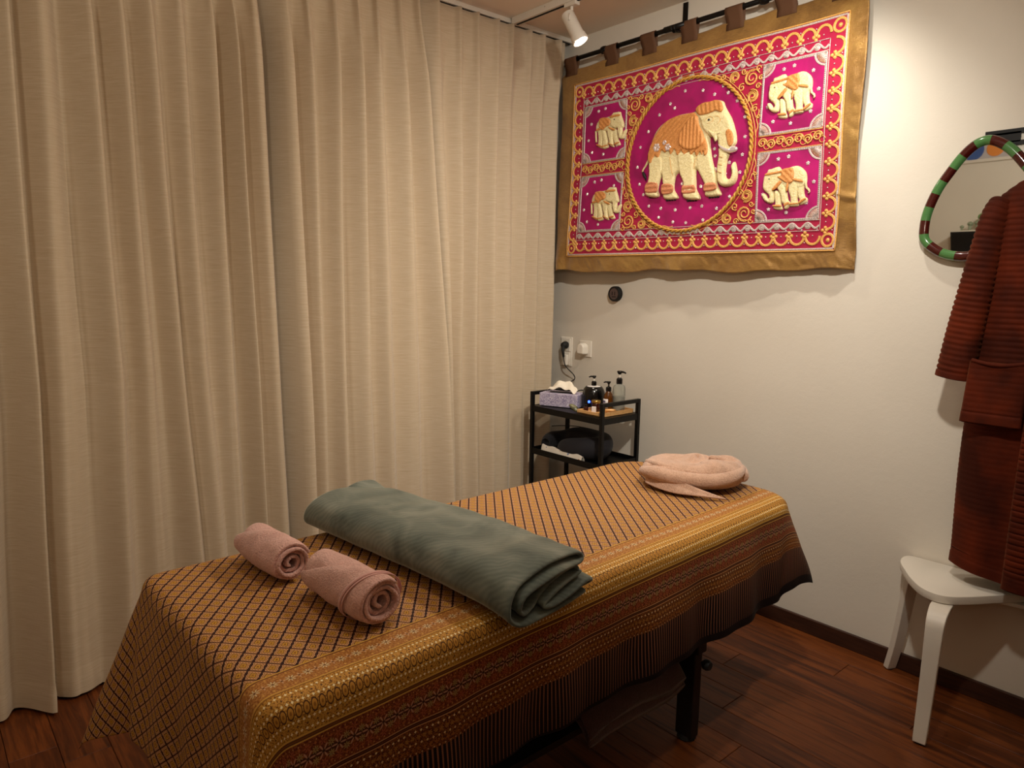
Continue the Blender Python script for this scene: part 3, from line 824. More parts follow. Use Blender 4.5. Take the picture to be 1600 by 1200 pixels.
# oil warmer with pump bottle
x, y = -2.372, 2.605
t = thing('oil_warmer', 'round glossy black oil warmer holding a pump bottle, with a blue indicator light', 'oil warmer', (x, y, ZT))
smoothshade(MB().lathe([(.050, 0), (.056, .004), (.0565, .058), (.055, .080), (.050, .096), (.042, .107), (.037, .110), (.035, .107)], (x, y, ZT+.0006), 36).out('warmer_body', BLACKP, t))
smoothshade(MB().lathe([(.033, .104), (.034, .1105), (.020, .113), (.015, .114)], (x, y, ZT), 28).out('bottle_shoulder', LABEL, t))
pumphead(t, x, y, ZT+.1135, 1.0, -2.2, collar=.013)
dl = Vector((.35, -.94, 0)); p = Vector((x, y, ZT+.040))+dl*.0555
MB().lathe([(.0065, 0), (.0065, .003), (.004, .0045)], p, 14, axis=dl).out('indicator_light', LED, t)
s = MB(); s.tube([p+Vector((0, 0, .0)), p-dl*.01], .009, 14); s.out('light_ring', BLACKP, t)
reloc(t)
# its cable from the double socket
cab = catmull([(-2.700, 2.716, 1.035), (-2.690, 2.722, .985), (-2.645, 2.745, .935), (-2.655, 2.745, .905), (-2.71, 2.70, .885), (-2.69, 2.71, .85), (-2.62, 2.715, .85), (-2.56, 2.715, .868),
               (-2.50, 2.71, .865), (-2.46, 2.68, .83), (-2.43, 2.66, .830), (-2.400, 2.645, .830)], 6)
tag(MB().tube(cab, .0028, 8).out('power_cable', RUBBER, None, smooth=True), 'thin black cable running from the wall socket down to the trolley', 'cable')

# pine tray with bottles and jars
t = thing('wooden_tray', 'small pine tray with a low rim on the trolley top shelf', 'tray', (-2.245, 2.55, ZT))
tw0, tw1, ty0, ty1 = -2.325, -2.172, 2.440, 2.672
s = MB(); s.box(((tw0+tw1)/2, (ty0+ty1)/2, ZT+.003), (tw1-tw0, ty1-ty0, .005)); s.out('base', PINE, t)
s = MB(); hh = .018
for c, sz in ((((tw0+tw1)/2, ty0+.003, 0), (tw1-tw0, .006, hh)), (((tw0+tw1)/2, ty1-.003, 0), (tw1-tw0, .006, hh)), ((tw0+.003, (ty0+ty1)/2, 0), (.006, ty1-ty0-.012, hh)), ((tw1-.003, (ty0+ty1)/2, 0), (.006, ty1-ty0-.012, hh))):
    s.box((c[0], c[1], ZT+.001+hh/2), sz)
s.out('rim', PINE, t); reloc(t)
zb = ZT+.0062
x, y = -2.262, 2.590
t = thing('pump_bottle', 'amber glass pump bottle with a white label on the pine tray', 'bottle', (x, y, zb))
smoothshade(MB().lathe([(.020, 0), (.0225, .003), (.0225, .066), (.019, .080), (.012, .090), (.011, .096)], (x, y, zb), 28).out('glass_body', AMBER, t))
V = []
for i in range(9):
    an = -2.5+i*.2
    for z in (.012, .058): V.append((x+.0232*math.cos(an), y+.0232*math.sin(an), zb+z))
link('label', V, grid_faces(9, 2), LABEL, t, True, solid=.0004, off=1)
V = []
for i in range(7):
    an = -2.35+i*.15
    for z in (.040, .050): V.append((x+.0240*math.cos(an), y+.0240*math.sin(an), zb+z))
link('label_print', V, grid_faces(7, 2), LABELT, t, True)
pumphead(t, x, y, zb+.095, .95, -2.6, collar=.0135, neck=False); reloc(t)
x, y = -2.238, 2.640
t = thing('pump_bottle', 'tall clear pump bottle half full of pale yellow liquid, rightmost on the trolley', 'bottle', (x, y, zb))
smoothshade(MB().lathe([(.027, 0), (.030, .003), (.030, .108), (.026, .120), (.014, .127), (.013, .131)], (x, y, zb), 28).out('clear_body', CLEAR, t))
smoothshade(MB().lathe([(.026, .002), (.0285, .004), (.0285, .066), (.027, .068)], (x, y, zb), 28).out('liquid', SOAP, t))
pumphead(t, x, y, zb+.130, 1.25, .3, collar=.015); reloc(t)
x, y = -2.282, 2.525
t = thing('glass_jar', 'small dark red jar with a brass lid on the pine tray', 'jar', (x, y, zb))
smoothshade(MB().lathe([(.019, 0), (.021, .003), (.021, .036), (.018, .041)], (x, y, zb), 24).out('jar_body', JARB, t))
smoothshade(MB().lathe([(.022, .041), (.0225, .043), (.0225, .052), (.021, .054)], (x, y, zb), 24).out('lid', BRASS, t)); reloc(t)
x, y = -2.300, 2.475
t = thing('small_vial', 'tiny dark glass vial in front of the brass-lidded jar', 'bottle', (x, y, zb))
smoothshade(MB().lathe([(.010, 0), (.011, .002), (.011, .022), (.008, .027)], (x, y, zb), 18).out('glass_body', JARB, t))
smoothshade(MB().lathe([(.009, .027), (.009, .036), (.008, .037)], (x, y, zb), 18).out('cap', BLACKP, t)); reloc(t)
x, y = -2.252, 2.478
t = thing('small_box', 'small white carton standing on the pine tray behind the trolley post', 'box', (x, y, zb))
MB().box((x, y, zb+.0155), (.020, .014, .030), rz=.5).out('carton', LABEL, t, bev=.001); reloc(t)
x, y = -2.215, 2.555
t = thing('wooden_dish', 'flat round orange-brown wooden dish on the pine tray', 'dish', (x, y, zb))
smoothshade(MB().lathe([(.022, 0), (.026, .004), (.027, .012), (.025, .013), (.020, .008), (.004, .007)], (x, y, zb), 24).out('bowl', PINE, t)); reloc(t)
# grey green massage stone leaning on the rim
V = []; NU, NV = 14, 20; c0 = Vector((-2.352, 2.450, ZT+.019)); Rr = Matrix.Rotation(.55, 3, 'Y') @ Matrix.Rotation(.3, 3, 'Z')
for i in range(NU):
    u = PI*i/(NU-1)
    for j in range(NV):
        a = 2*PI*j/NV; V.append(c0 + Rr @ Vector((.032*math.cos(u)*-1, .017*math.sin(u)*math.cos(a), .012*math.sin(u)*math.sin(a))))
tag(link('massage_stone', V, grid_faces(NU, NV, True), STONE, None, True), 'grey-green oval massage stone at the left end of the pine tray', 'stone')

# middle shelf : dark neck pillow and printed cloth
t = thing('neck_pillow', 'dark navy curved neck pillow on the trolley middle shelf', 'pillow', (-2.44, 2.56, ZS))
P = catmull([(-2.575, 2.475, 0), (-2.595, 2.55, 0), (-2.53, 2.63, 0), (-2.42, 2.645, 0), (-2.31, 2.615, 0), (-2.27, 2.55, 0), (-2.31, 2.485, 0), (-2.40, 2.465, 0), (-2.46, 2.475, 0)], 7)
V = []; NV = 20
for i, p in enumerate(P):
    tq = (P[min(i+1, len(P)-1)]-P[max(0, i-1)]).normalized(); sdv = Vector((-tq.y, tq.x, 0)); u = i/(len(P)-1)
    e = math.sin(PI*min(1, max(0, .04+.92*u)))**.35; r = .052*e*(1-.22*math.exp(-((u-.18)/.05)**2))
    for j in range(NV):
        a = 2*PI*j/NV; k = 1+.06*nz(u*9, a, 2)+.04*math.sin(a*3+u*11)
        V.append(p + sdv*(math.cos(a)*r*.95*k) + Vector((0, 0, ZS+.062*e+.012*(1-e)-ZS*0 + math.sin(a)*r*1.15*k)))
V = [Vector((v.x, v.y, max(v.z, ZS+.001))) for v in V]
link('cushion', V, grid_faces(len(P), NV, True)+[tuple(range(NV))[::-1], tuple(range((len(P)-1)*NV, len(P)*NV))], NAVY, t, True, sub=1)
MB().tube([p+Vector((0, 0, ZS+.118)) for p in P[6:30]], .0022, 6).out('piping', RUBBER, t, smooth=True); reloc(t)
m = Mat('printed_muslin', 'ddd6ca', .85); v = m.coord(); vo = m.new('ShaderNodeTexVoronoi'); vo.inputs['Scale'].default_value = 38; m.L.new(v, vo.inputs['Vector'])
dd = S(m.nt, vo.outputs['Distance']); cc = m.new('ShaderNodeSeparateColor'); m.L.new(vo.outputs['Color'], cc.inputs[0]); k = S(m.nt, cc.outputs[0])
c = m.mix(dd.lt(.34)*k.lt(.3), 'dcd5c8', '7f86a0'); c = m.mix(dd.lt(.3)*k.gt(.75), c, 'b5713c'); m.color(c)
V = []
for i in range(30):
    u = i/29
    for j in range(10):
        v_ = j/9; V.append((-2.555+.28*u, 2.424+.026*v_, ZS+.004+.040*math.sin(PI*v_)**.6*(1-.25*u)+.003*math.sin(u*21+v_*4)))
o = link('printed_cloth', V, grid_faces(30, 10), m.m, None, True, solid=.003, sub=1)
tag(o, 'folded white cloth with a blue and orange print on the trolley middle shelf', 'cloth')
t = thing('storage_bin', 'black storage bin on the lowest trolley shelf', 'bin', (-2.39, 2.55, .14))
s = MB(); s.add([(-2.39+x*(.15+.02*k), 2.5525+y*(.10+.012*k), .142+k*.20) for k in (0, 1) for x, y in ((-1, -1), (1, -1), (1, 1), (-1, 1))], [(3, 2, 1, 0), (0, 1, 5, 4), (1, 2, 6, 5), (2, 3, 7, 6), (3, 0, 4, 7)])
s.out('bin_body', RUBBER, t, solid=.004); 
MB().tube([(-2.39+x*.172, 2.5525+y*.114, .342) for x, y in ((-1, -1), (1, -1), (1, 1), (-1, 1))], .005, 6, closed=True).out('rim', RUBBER, t); reloc(t)

# ------------------------------------------------------------------ wall sockets, night light, dial
def plate(t, x, z, w_, h_, nm='cover_plate'):
    MB().box((x, YB-.004, z), (w_, .008, h_)).out(nm, WHITE, t, bev=.003)
t = thing('double_socket', 'white double wall socket half hidden by the curtain edge, black plug in it', 'socket', (-2.715, YB, 1.055))
plate(t, -2.732, 1.057, .086, .160)
for z in (1.095, 1.019):
    MB().box((-2.732, YB-.010, z), (.066, .006, .070)).out('socket_insert', WHITE, t, bev=.002)
MB().lathe([(.0215, 0), (.0215, .0015), (.020, .0018)], (-2.732, YB-.013, 1.095), 24, axis=(0, -1, 0)).out('recess', Mat('socket_shadow', 'a89f90', .6).m, t)
MB().box((-2.724, YB-.021, 1.012), (.034, .018, .056)).out('hinged_cover', WHITE, t, bev=.003)
reloc(t)
t = thing('power_plug', 'black power plug pushed into the upper wall socket', 'plug', (-2.715, YB-.03, 1.09))
s = MB(); s.lathe([(.018, 0), (.019, .004), (.018, .022), (.012, .034)], (-2.722, YB-.0145, 1.094), 20, axis=(0, -1, 0))
s.tube([(-2.720, YB-.042, 1.090), (-2.714, YB-.050, 1.065), (-2.703, YB-.054, 1.030)], [.012, .009, .005], 12)
s.out('plug_body', RUBBER, t, smooth=True); reloc(t)
t = thing('night_light', 'white square wall plate with a domed plug-in night light, right of the double socket', 'night light', (-2.588, YB, 1.083))
plate(t, -2.590, 1.083, .086, .086)
s = MB(); V = []
for k in range(2):
    for i in range(17):
        a = PI*i/16; V.append((-2.590+.026*math.cos(a)*(1-.12*k), YB-.009-.040*k, 1.083+.006+.026*math.sin(a)*(1-.12*k)))
    V += [(-2.616+.003*k, YB-.009-.040*k, 1.083-.028+.002*k), (-2.564-.003*k, YB-.009-.040*k, 1.083-.028+.002*k)]
n = 19; order = list(range(17))+[17, 18]
f = [tuple(order[::-1]), tuple(i+n for i in order)]+[(order[i], order[(i+1) % n], order[(i+1) % n]+n, order[i]+n) for i in range(n)]
link('dome', V, f, WHITE, t, False, bev=.006)
reloc(t)
t = thing('wall_dial', 'round black thermometer dial on the wall below the hanging', 'thermometer', (-2.39, YB, 1.377))
smoothshade(MB().lathe([(.038, 0), (.038, .022), (.035, .026), (.030, .026), (.029, .022)], (-2.39, YB, 1.377), 36, axis=(0, -1, 0)).out('housing', RUBBER, t))
MB().lathe([(.029, .020), (.029, .0225)], (-2.39, YB, 1.377), 32, axis=(0, -1, 0)).out('face', Mat('brown_grey_face', '5a4844', .5).m, t)
s = MB()
for dx in (-.011, .006):
    for a_, b__ in (((0, -.009), (0, .012)),): s.box((-2.39+dx, YB-.0232, 1.379), (.004, .001, .018))
s.box((-2.39, YB-.0232, 1.362), (.026, .001, .004)); s.out('display_marks', SLOT, t); reloc(t)

# ------------------------------------------------------------------ curtain rod and embroidered hanging
OX, OZ = -1.962, 1.992            # centre of the embroidery
def TY(x, z):
    """distance of the hanging from the room's origin: it hangs a little off the wall and waves"""
    lx, lz = x-OX, z-OZ
    w_ = .006*math.sin(lx*7+lz*2.1)+.004*math.sin(lx*3-lz*6)+.003*nz(lx*5, lz*5, 4)
    low = sstep(-.1, -.52, lz)
    w_ += low*(.005*math.sin(lx*9+.7)+.006*nz(lx*6, 2.2, 5)+.006*math.sin(lx*19+2)*sstep(-.40, -.5, lz))
    w_ += .016*sstep(.62, .76, abs(lx))*sstep(-.3, -.45, lz)*math.sin(lx*40)
    w_ -= sstep(.35, -.45, lz)*(.030*sstep(-.1, .7, lx)-.022*sstep(.1, -.6, lx)-.004)
    return 2.712 - w_
t_rod = thing('hanging_rod', 'black metal rod on wall brackets carrying the elephant hanging', 'curtain rod', (-1.96, 2.70, 2.546))
RZ = 2.5465; RY = 2.702
MB().tube([(-2.70, RY, RZ), (-1.10, RY, RZ)], .0105, 14).out('rod', BLACK, t_rod, smooth=True)
for x in (-2.462, -1.62):
    MB().lathe([(.012, -.018), (.0165, -.014), (.0185, 0), (.0165, .014), (.012, .018)], (x, RY, RZ), 18, axis=(1, 0, 0)).out('coupler', BLACK, t_rod, smooth=True)
for x in (-2.046, -1.16):
    s = MB(); s.box((x, YB-.003, 2.600), (.024, .006, .135)); s.beam((x, YB-.004, RZ+.0), (x, RY, RZ-.016), .016, .008)
    s.tube([(x-.008, RY+.017*math.cos(a), RZ+.017*math.sin(a)) for a in [PI*k/8*1.2+PI*.9 for k in range(9)]], .004, 6)
    s.tube([(x+.008, RY+.017*math.cos(a), RZ+.017*math.sin(a)) for a in [PI*k/8*1.2+PI*.9 for k in range(9)]], .004, 6)
    s.out('bracket', BLACK, t_rod)
MB().tube([(-2.10, RY-.004, RZ), (-1.99, RY-.004, RZ)], .0135, 12).out('joint_sleeve', BLACK, t_rod, smooth=True)
MB().lathe([(.012, 0), (.02, .006), (.022, .018), (.016, .030), (.006, .034)], (-1.10, RY, RZ), 18, axis=(1, 0, 0)).out('end_knob', BLACK, t_rod, smooth=True)
reloc(t_rod)

TP = thing('wall_hanging', 'large bronze-bordered magenta wall hanging embroidered with five cream elephants', 'tapestry', (OX, 2.712, 1.49))
NXS = 260
def sheet(x0, x1, z0, z1, h, nx, nzn, wav=0):
    V = []
    for i in range(nzn):
        v = i/(nzn-1)
        for j in range(nx):
            u = j/(nx-1); x = lerp(x0, x1, u); z = lerp(z0, z1, v)
            if wav:
                ex = x + .006*math.sin(z*9)*(abs(u-.5)*2)**6; 
                if v < .12: z += (.006*math.sin(x*9+1)+.004*math.sin(x*23))*(1-v/.12)
                if v > .95: z += -.010*abs(math.sin((x+.02)*PI/.223))*((v-.95)/.05)
                # round the upper left corner
                if u < .04 and v > .9: z -= .03*(1-u/.04)*(v-.9)/.1
                x = ex
            V.append((x, TY(x, z)-h, z))
    return V, grid_faces(nzn, nx)
V, f = sheet(-2.745, -1.212, 1.488, 2.505, 0, 260, 170, 1)
# crease across the right border
V = [(x, y-.010*math.exp(-((z-(1.775-.25*(x+1.3)))/.012)**2)*sstep(-1.32, -1.25, x), z) for x, y, z in V]
V = [(x, y-.007*abs(nz(x*13+z*5, z*16, 4))*(max(sstep(1.57, 1.545, z), sstep(-1.265, -1.245, x)))-.004*abs(nz(x*40+z*30, z*12, 9))*sstep(1.57, 1.54, z), z) for x, y, z in V]
link('silk_border', V, f, SILK, TP, True, solid=.003)
PX0, PX1, PZ0, PZ1 = -.690, .685, -.4275, .4275
def L2W(x, z, h): X, Z = OX+x, OZ+z; return (X, TY(X, Z)-h, Z)
V, f = sheet(OX+PX0, OX+PX1, OZ+PZ0, OZ+PZ1, .0035, 110, 70); link('crimson_ground', V, f, CRIM, TP, True)
def patch(x0, x1, z0, z1, h, nm, mat):
    V, f = sheet(OX+x0, OX+x1, OZ+z0, OZ+z1, h, 30, 30); return link(nm, V, f, mat, TP, True)
PAN = [(.352, .612, .032, .308), (.352, .612, -.308, -.032), (-.618, -.352, .032, .308), (-.618, -.352, -.308, -.032)]
for q in PAN: patch(*q, .005, 'velvet_panel', VELV)
# round field
V = [L2W(0, 0, .0052)]; f = []; nr, na = 16, 72
for i in range(1, nr+1):
    for k in range(na): a = 2*PI*k/na; V.append(L2W(.322*i/nr*math.cos(a), .322*i/nr*math.sin(a), .0052))
f += [(0, 1+(k+1) % na, 1+k) for k in range(na)]
f += [(1+(i-1)*na+k, 1+(i-1)*na+(k+1) % na, 1+i*na+(k+1) % na, 1+i*na+k) for i in range(1, nr) for k in range(na)]
link('round_velvet_field', V, f, VELV, TP, True)

def cord(s, pts, r=.0016, h=.006, n=5, closed=False): s.tube([L2W(x, z, h) for x, z in pts], r, n, closed)
def arc(cx, cz, R, a0, a1, n=12, e=1): return [(cx+R*math.cos(math.radians(lerp(a0, a1, k/n))), cz+e*R*math.sin(math.radians(lerp(a0, a1, k/n)))) for k in range(n+1)]
def spiral(cx, cz, R, a0, turns, dr=1, n=26): return [(cx+R*(1-.78*k/n)*math.cos(a0+dr*turns*2*PI*k/n), cz+R*(1-.78*k/n)*math.sin(a0+dr*turns*2*PI*k/n)) for k in range(n+1)]
def ribbon(s, pts, w_, h=.0065, closed=False):
    """flat braid with a low rounded back"""
    P = [Vector((x, z, 0)) for x, z in pts]; N = len(P); V = []
    for i, p in enumerate(P):
        t_ = (P[(i+1) % N]-P[i-1]) if closed else (P[min(i+1, N-1)]-P[max(i-1, 0)]); t_.normalize(); nn = Vector((-t_.y, t_.x, 0))
        for e, dh in ((-1, -.003), (-.8, 0), (-.45, .0007), (0, -.0004), (.45, .0007), (.8, 0), (1, -.003)):
            q = p+nn*(e*w_/2); V.append(L2W(q.x, q.y, h+dh))
    s.add(V, grid_faces(N, 7) + ([( (N-1)*7+k, k, k+1, (N-1)*7+k+1) for k in range(6)] if closed else []))
# edge lines
s = MB()
for e, r in ((.000, .0034),):
    x0, x1, z0, z1 = PX0-e, PX1+e, PZ0-e, PZ1+e
    for a_, b__ in (((x0, z0), (x1, z0)), ((x1, z0), (x1, z1)), ((x1, z1), (x0, z1)), ((x0, z1), (x0, z0))):
        cord(s, [(lerp(a_[0], b__[0], k/60), lerp(a_[1], b__[1], k/60)) for k in range(61)], r, .005)
s.out('gold_edge_cord', GOLD, TP, smooth=True)
s = MB(); e = -.0075; x0, x1, z0, z1 = PX0-e, PX1+e, PZ0-e, PZ1+e
for a_, b__ in (((x0, z0), (x1, z0)), ((x1, z0), (x1, z1)), ((x1, z1), (x0, z1)), ((x0, z1), (x0, z0))):
    ribbon(s, [(lerp(a_[0], b__[0], k/60), lerp(a_[1], b__[1], k/60)) for k in range(61)], .0080, .0060)
s.out('silver_edge_braid', SILV, TP, smooth=True)
# scalloped outer band (arches and knots), all round
s = MB(); kn = MB(); sq = []
IX0, IX1, IZ0, IZ1 = -.628, .622, -.350, .350    # inner rectangle of the band
def arches(p0, p1, out, n):
    p0, p1 = Vector(p0), Vector(p1); d = (p1-p0)/n; out = Vector(out)
    L = d.length; du = d.normalized()
    for k in range(n):
        c = p0+d*(k+.5)
        P = [c + du*(.46*L*math.cos(PI*i/10)*-1) + out*(.020+.032*math.sin(PI*i/10)) for i in range(11)]
        ribbon(s, [(q.x, q.y) for q in P], .0105, .0072)
        j = p0+d*k
        for ddu, do in ((0, .006), (-.0095, .017), (.0095, .017), (0, .022)):
            q = j+du*ddu+out*do; kn.add(*disc(q.x, q.y, .0072, .0055))
        sq.append((c+out*.018)); sq.append(j+out*.045)
def disc(cx, cz, R, hh, n=8, h0=.004):
    V = [L2W(cx, cz, h0+hh)]+[L2W(cx+R*.7*math.cos(2*PI*k/n), cz+R*.7*math.sin(2*PI*k/n), h0+hh*.75) for k in range(n)]+[L2W(cx+R*math.cos(2*PI*k/n), cz+R*math.sin(2*PI*k/n), h0) for k in range(n)]
    return V, [(0, 1+(k+1) % n, 1+k) for k in range(n)]+[(1+k, 1+(k+1) % n, 1+n+(k+1) % n, 1+n+k) for k in range(n)]
arches((IX0+.0, IZ1), (IX1, IZ1), (0, 1), 20); arches((IX0, IZ0), (IX1, IZ0), (0, -1), 20)
arches((IX0, IZ0), (IX0, IZ1), (-1, 0), 11); arches((IX1, IZ0), (IX1, IZ1), (1, 0), 11)
o = s.out('scalloped_gold_band', GOLD, TP, smooth=True); o['kind'] = 'stuff'
o = kn.out('gold_knots', GOLD, TP, smooth=True); o['kind'] = 'stuff'
for cx, cz in ((IX0-.030, IZ1+.038), (IX1+.030, IZ1+.038), (IX0-.030, IZ0-.038), (IX1+.030, IZ0-.038)):
    s = MB()
    ribbon(s, arc(cx, cz, .0235, 0, 345, 20), .0105, .0072, True); s.add(*disc(cx, cz, .0085, .005, 10))
    s.out('corner_rosette', GOLD, TP, smooth=True)
# silver braid, top and bottom
for z0, sg in ((.329, 1), (-.329, -1)):
    s = MB(); x0, x1 = -.622, .615
    for e in (-.0205, .0205): cord(s, [(lerp(x0, x1, k/60), z0+e) for k in range(61)], .0015, .006)
    n = 20; per = (x1-x0)/n
    ribbon(s, [(x0+(x1-x0)*k/240, z0+.0105*math.sin(2*PI*k/240*n)) for k in range(241)], .0085, .0072)
    for k in range(n):
        cx = x0+per*(k+.25); s.add(*disc(cx, z0-.0005, .0135, .0035, 10)); cord(s, spiral(cx, z0-.0005, .0110, k, 1.6, 1, 14), .0013, .0078, 4)
    o = s.out('silver_braid', SILV, TP, smooth=True); o['kind'] = 'stuff'
for x in (-.624, .618):
    s = MB(); cord(s, [(x, lerp(-.35, .35, k/50)) for k in range(51)], .0016, .006); s.out('silver_line', SILV, TP, smooth=True)
# ladder frames and quarter fans of the four panels
for (x0, x1, z0, z1) in PAN:
    s = MB()
    for e in (-.0045,):
        for a_, b__ in (((x0-e, z0-e), (x1+e, z0-e)), ((x1+e, z0-e), (x1+e, z1+e)), ((x1+e, z1+e), (x0-e, z1+e)), ((x0-e, z1+e), (x0-e, z0-e))):
            ribbon(s, [(lerp(a_[0], b__[0], k/20), lerp(a_[1], b__[1], k/20)) for k in range(21)], .0095, .0068)
    s.out('silver_frame', SILV, TP, smooth=True)
    s = MB()
    for k in range(1, 37):
        for zz_ in (z0+.0045, z1-.0045): cord(s, [(lerp(x0, x1, k/37), zz_-.0022), (lerp(x0, x1, k/37), zz_+.0022)], .0009, .0074, 3)
        for xx_ in (x0+.0045, x1-.0045): cord(s, [(xx_-.0022, lerp(z0, z1, k/37)), (xx_+.0022, lerp(z0, z1, k/37))], .0009, .0074, 3)
    o = s.out('dark_ladder_stitches', EYEB, TP, smooth=True); o['kind'] = 'stuff'
    for cx, cz, a0 in ((x0, z0, 0), (x1, z0, 90), (x1, z1, 180), (x0, z1, 270)):
        s = MB(); ribbon(s, arc(cx, cz, .050, a0, a0+90, 10), .0085, .0070)
        cord(s, arc(cx, cz, .016, a0, a0+90, 6), .0014, .0068)
        for k in range(1, 12):
            a = math.radians(a0+90*k/12); cord(s, [(cx+.017*math.cos(a), cz+.017*math.sin(a)), (cx+.044*math.cos(a), cz+.044*math.sin(a))], .0014, .0066, 4)
        s.out('corner_fan', ORNP if (cx > .5 or cx < -.3) and False else SILV, TP, smooth=True)
        V = [L2W(cx, cz, .0058)]+[L2W(x, z, .0058) for x, z in arc(cx, cz, .044, a0, a0+90, 8)]
        link('fan_ground', V, [(0, k+1, k+2) for k in range(8)], ORNP, TP, False)
# gold scroll bars between the panels
for x0, x1 in ((.352, .612), (-.618, -.352)):
    s = MB(); n = 7; per = (x1-x0)/n
    for e in (-.030, .030): cord(s, [(lerp(x0, x1, k/20), e) for k in range(21)], .0018, .006)
    for k in range(n):
        cord(s, spiral(x0+per*(k+.5), .004*(-1)**k, .0190, k*PI, 1.7, (-1)**k, 24), .0029, .0068)
        cord(s, arc(x0+per*(k+1), -.010*(-1)**k, .012, 0, 330, 10), .0016, .006)
    cord(s, [(lerp(x0, x1, k/40), .020*math.sin(k/40*n*PI)) for k in range(41)], .0020, .0064)
    o = s.out('gold_scroll_bar', GOLD, TP, smooth=True); o['kind'] = 'stuff'
# spandrels round the circle
for sx in (1, -1):
    for sz in (1, -1):
        s = MB()
        for cx, cz, R, a0, tn, dr in ((.283, .183, .013, 0, 1.2, -1), (.345, .262, .010, 1, 1, 1), (.200, .262, .009, 2, 1, 1), (.345, .110, .009, 0, 1, 1), (.140, .303, .008, 0, 1, 1), (.305, .268, .036, .4, 1.8, 1), (.312, .196, .028, 2, 1.7, -1), (.228, .285, .025, 4, 1.6, -1), (.262, .238, .016, 1, 1.3, 1), (.327, .146, .016, 1, 1.3, 1), (.175, .297, .013, 3, 1.2, 1),
                                      (.335, .232, .012, 0, 1.2, 1), (.268, .300, .013, 0, 1.2, -1), (.332, .300, .012, 0, 1, 1)):
            cord(s, [(x*sx, z*sz) for x, z in spiral(cx, cz, R, a0, tn, dr, 22)], .0029, .0066)
            if R > .02: cord(s, [(x*sx, z*sz) for x, z in spiral(cx, cz, R*.80, a0+.8, tn, dr, 20)], .0020, .0062)
        cord(s, [((.343-.004*math.sin(k))*sx, (.03+.11*k/12)*sz) for k in range(13)], .0022, .0064)
        cord(s, [((.05+.13*k/12)*sx, (.303+.004*math.sin(k))*sz) for k in range(13)], .0022, .0064)
        cord(s, [(x*sx, z*sz) for x, z in arc(0, 0, .352, 18, 36, 8)], .0020, .0064); cord(s, [(x*sx, z*sz) for x, z in arc(0, 0, .350, 55, 62, 8)], .0020, .0064)
        o = s.out('gold_scrollwork', GOLD, TP, smooth=True); o['kind'] = 'stuff'
# twisted rope round the circle
for ph in (0, PI):
    s = MB(); s.tube([L2W((.326+.0045*math.cos(k*.55*1.0+ph))*math.cos(2*PI*k/480), (.326+.0045*math.cos(k*.55+ph))*math.sin(2*PI*k/480),   .0095+.0045*math.sin(k*.55+ph)) for k in range(480)], .0050, 6, closed=True)
    s.out('gold_rope', GOLDR, TP, smooth=True)
s = MB(); cord(s, arc(0, 0, .341, 0, 359, 120), .0018, .006, closed=True); s.out('gold_ring', GOLD, TP, smooth=True)
# sequins
s = MB(); rr = random.Random(5)
pts = [(q.x, q.y) for q in sq]
for k in range(20): pts += [(-.6+k*.062, .345), (-.57+k*.062, -.345)]
for x, z in pts: s.add(*disc(x, z, .0028, .002, 6, .006))
o = s.out('sequins', SEQ, TP, smooth=True); o['kind'] = 'stuff'
def star(x, z, R=.0075):
    s = MB()
    for k in range(5): a = k*2*PI/5+.3; s.add(*disc(x+R*.62*math.cos(a), z+R*.62*math.sin(a), R*.48, .003, 6, .0055))
    s.add(*disc(x, z, R*.4, .0045, 6, .0055)); return s
stars = [(-.02, .278), (.075, .262), (.135, .235), (-.10, .238), (-.16, .20), (-.075, .215), (-.22, .135), (-.262, .07), (-.272, -.02), (-.252, -.10), (-.225, -.15), (.175, .262), (.285, .12), (.292, .04), (.285, -.03), (.278, -.10), (.235, -.195), (.175, -.24), (.10, -.225),
         (.04, -.228), (-.04, -.232), (-.12, -.22), (-.19, -.205), (.02, -.292), (-.05, -.285), (.11, -.285), (.155, -.02), (.16, -.075), (.227, -.055), (.21, -.10), (.09, -.14), (-.01, -.12), (-.09, -.17), (.15, .01), (-.13, -.26), (.20, .23), (.245, .19)]
for px0, px1, pz0, pz1 in PAN:
    w_, h_ = px1-px0, pz1-pz0
    stars += [(px0+w_*a, pz0+h_*b) for a, b in ((.5, .90), (.80, .78), (.18, .68), (.90, .52), (.12, .40), (.80, .24), (.5, .12), (.22, .18), (.34, .88))]
st0 = None
for i, (x, z) in enumerate(stars):
    star(x, z).out('sequin_star', SEQ, TP, smooth=True)

def inside(P, X, Z):
    r = np.zeros(X.shape, bool); n = len(P)
    for i in range(n):
        x0, z0 = P[i]; x1, z1 = P[(i+1) % n]
        c = ((z0 > Z) != (z1 > Z)) & (X < (x1-x0)*(Z-z0)/((z1-z0) if abs(z1-z0) > 1e-12 else 1e-12)+x0); r ^= c
    return r
def near(P, X, Z):
    best = np.full(X.shape, 9.); bx = X.copy(); bz = Z.copy(); n = len(P)
    for i in range(n):
        x0, z0 = P[i]; x1, z1 = P[(i+1) % n]; dx, dz = x1-x0, z1-z0; L = dx*dx+dz*dz+1e-12
        t_ = np.clip(((X-x0)*dx+(Z-z0)*dz)/L, 0, 1); qx, qz = x0+t_*dx, z0+t_*dz; d = np.hypot(X-qx, Z-qz)
        k = d < best; best = np.where(k, d, best); bx = np.where(k, qx, bx); bz = np.where(k, qz, bz)
    return best, bx, bz
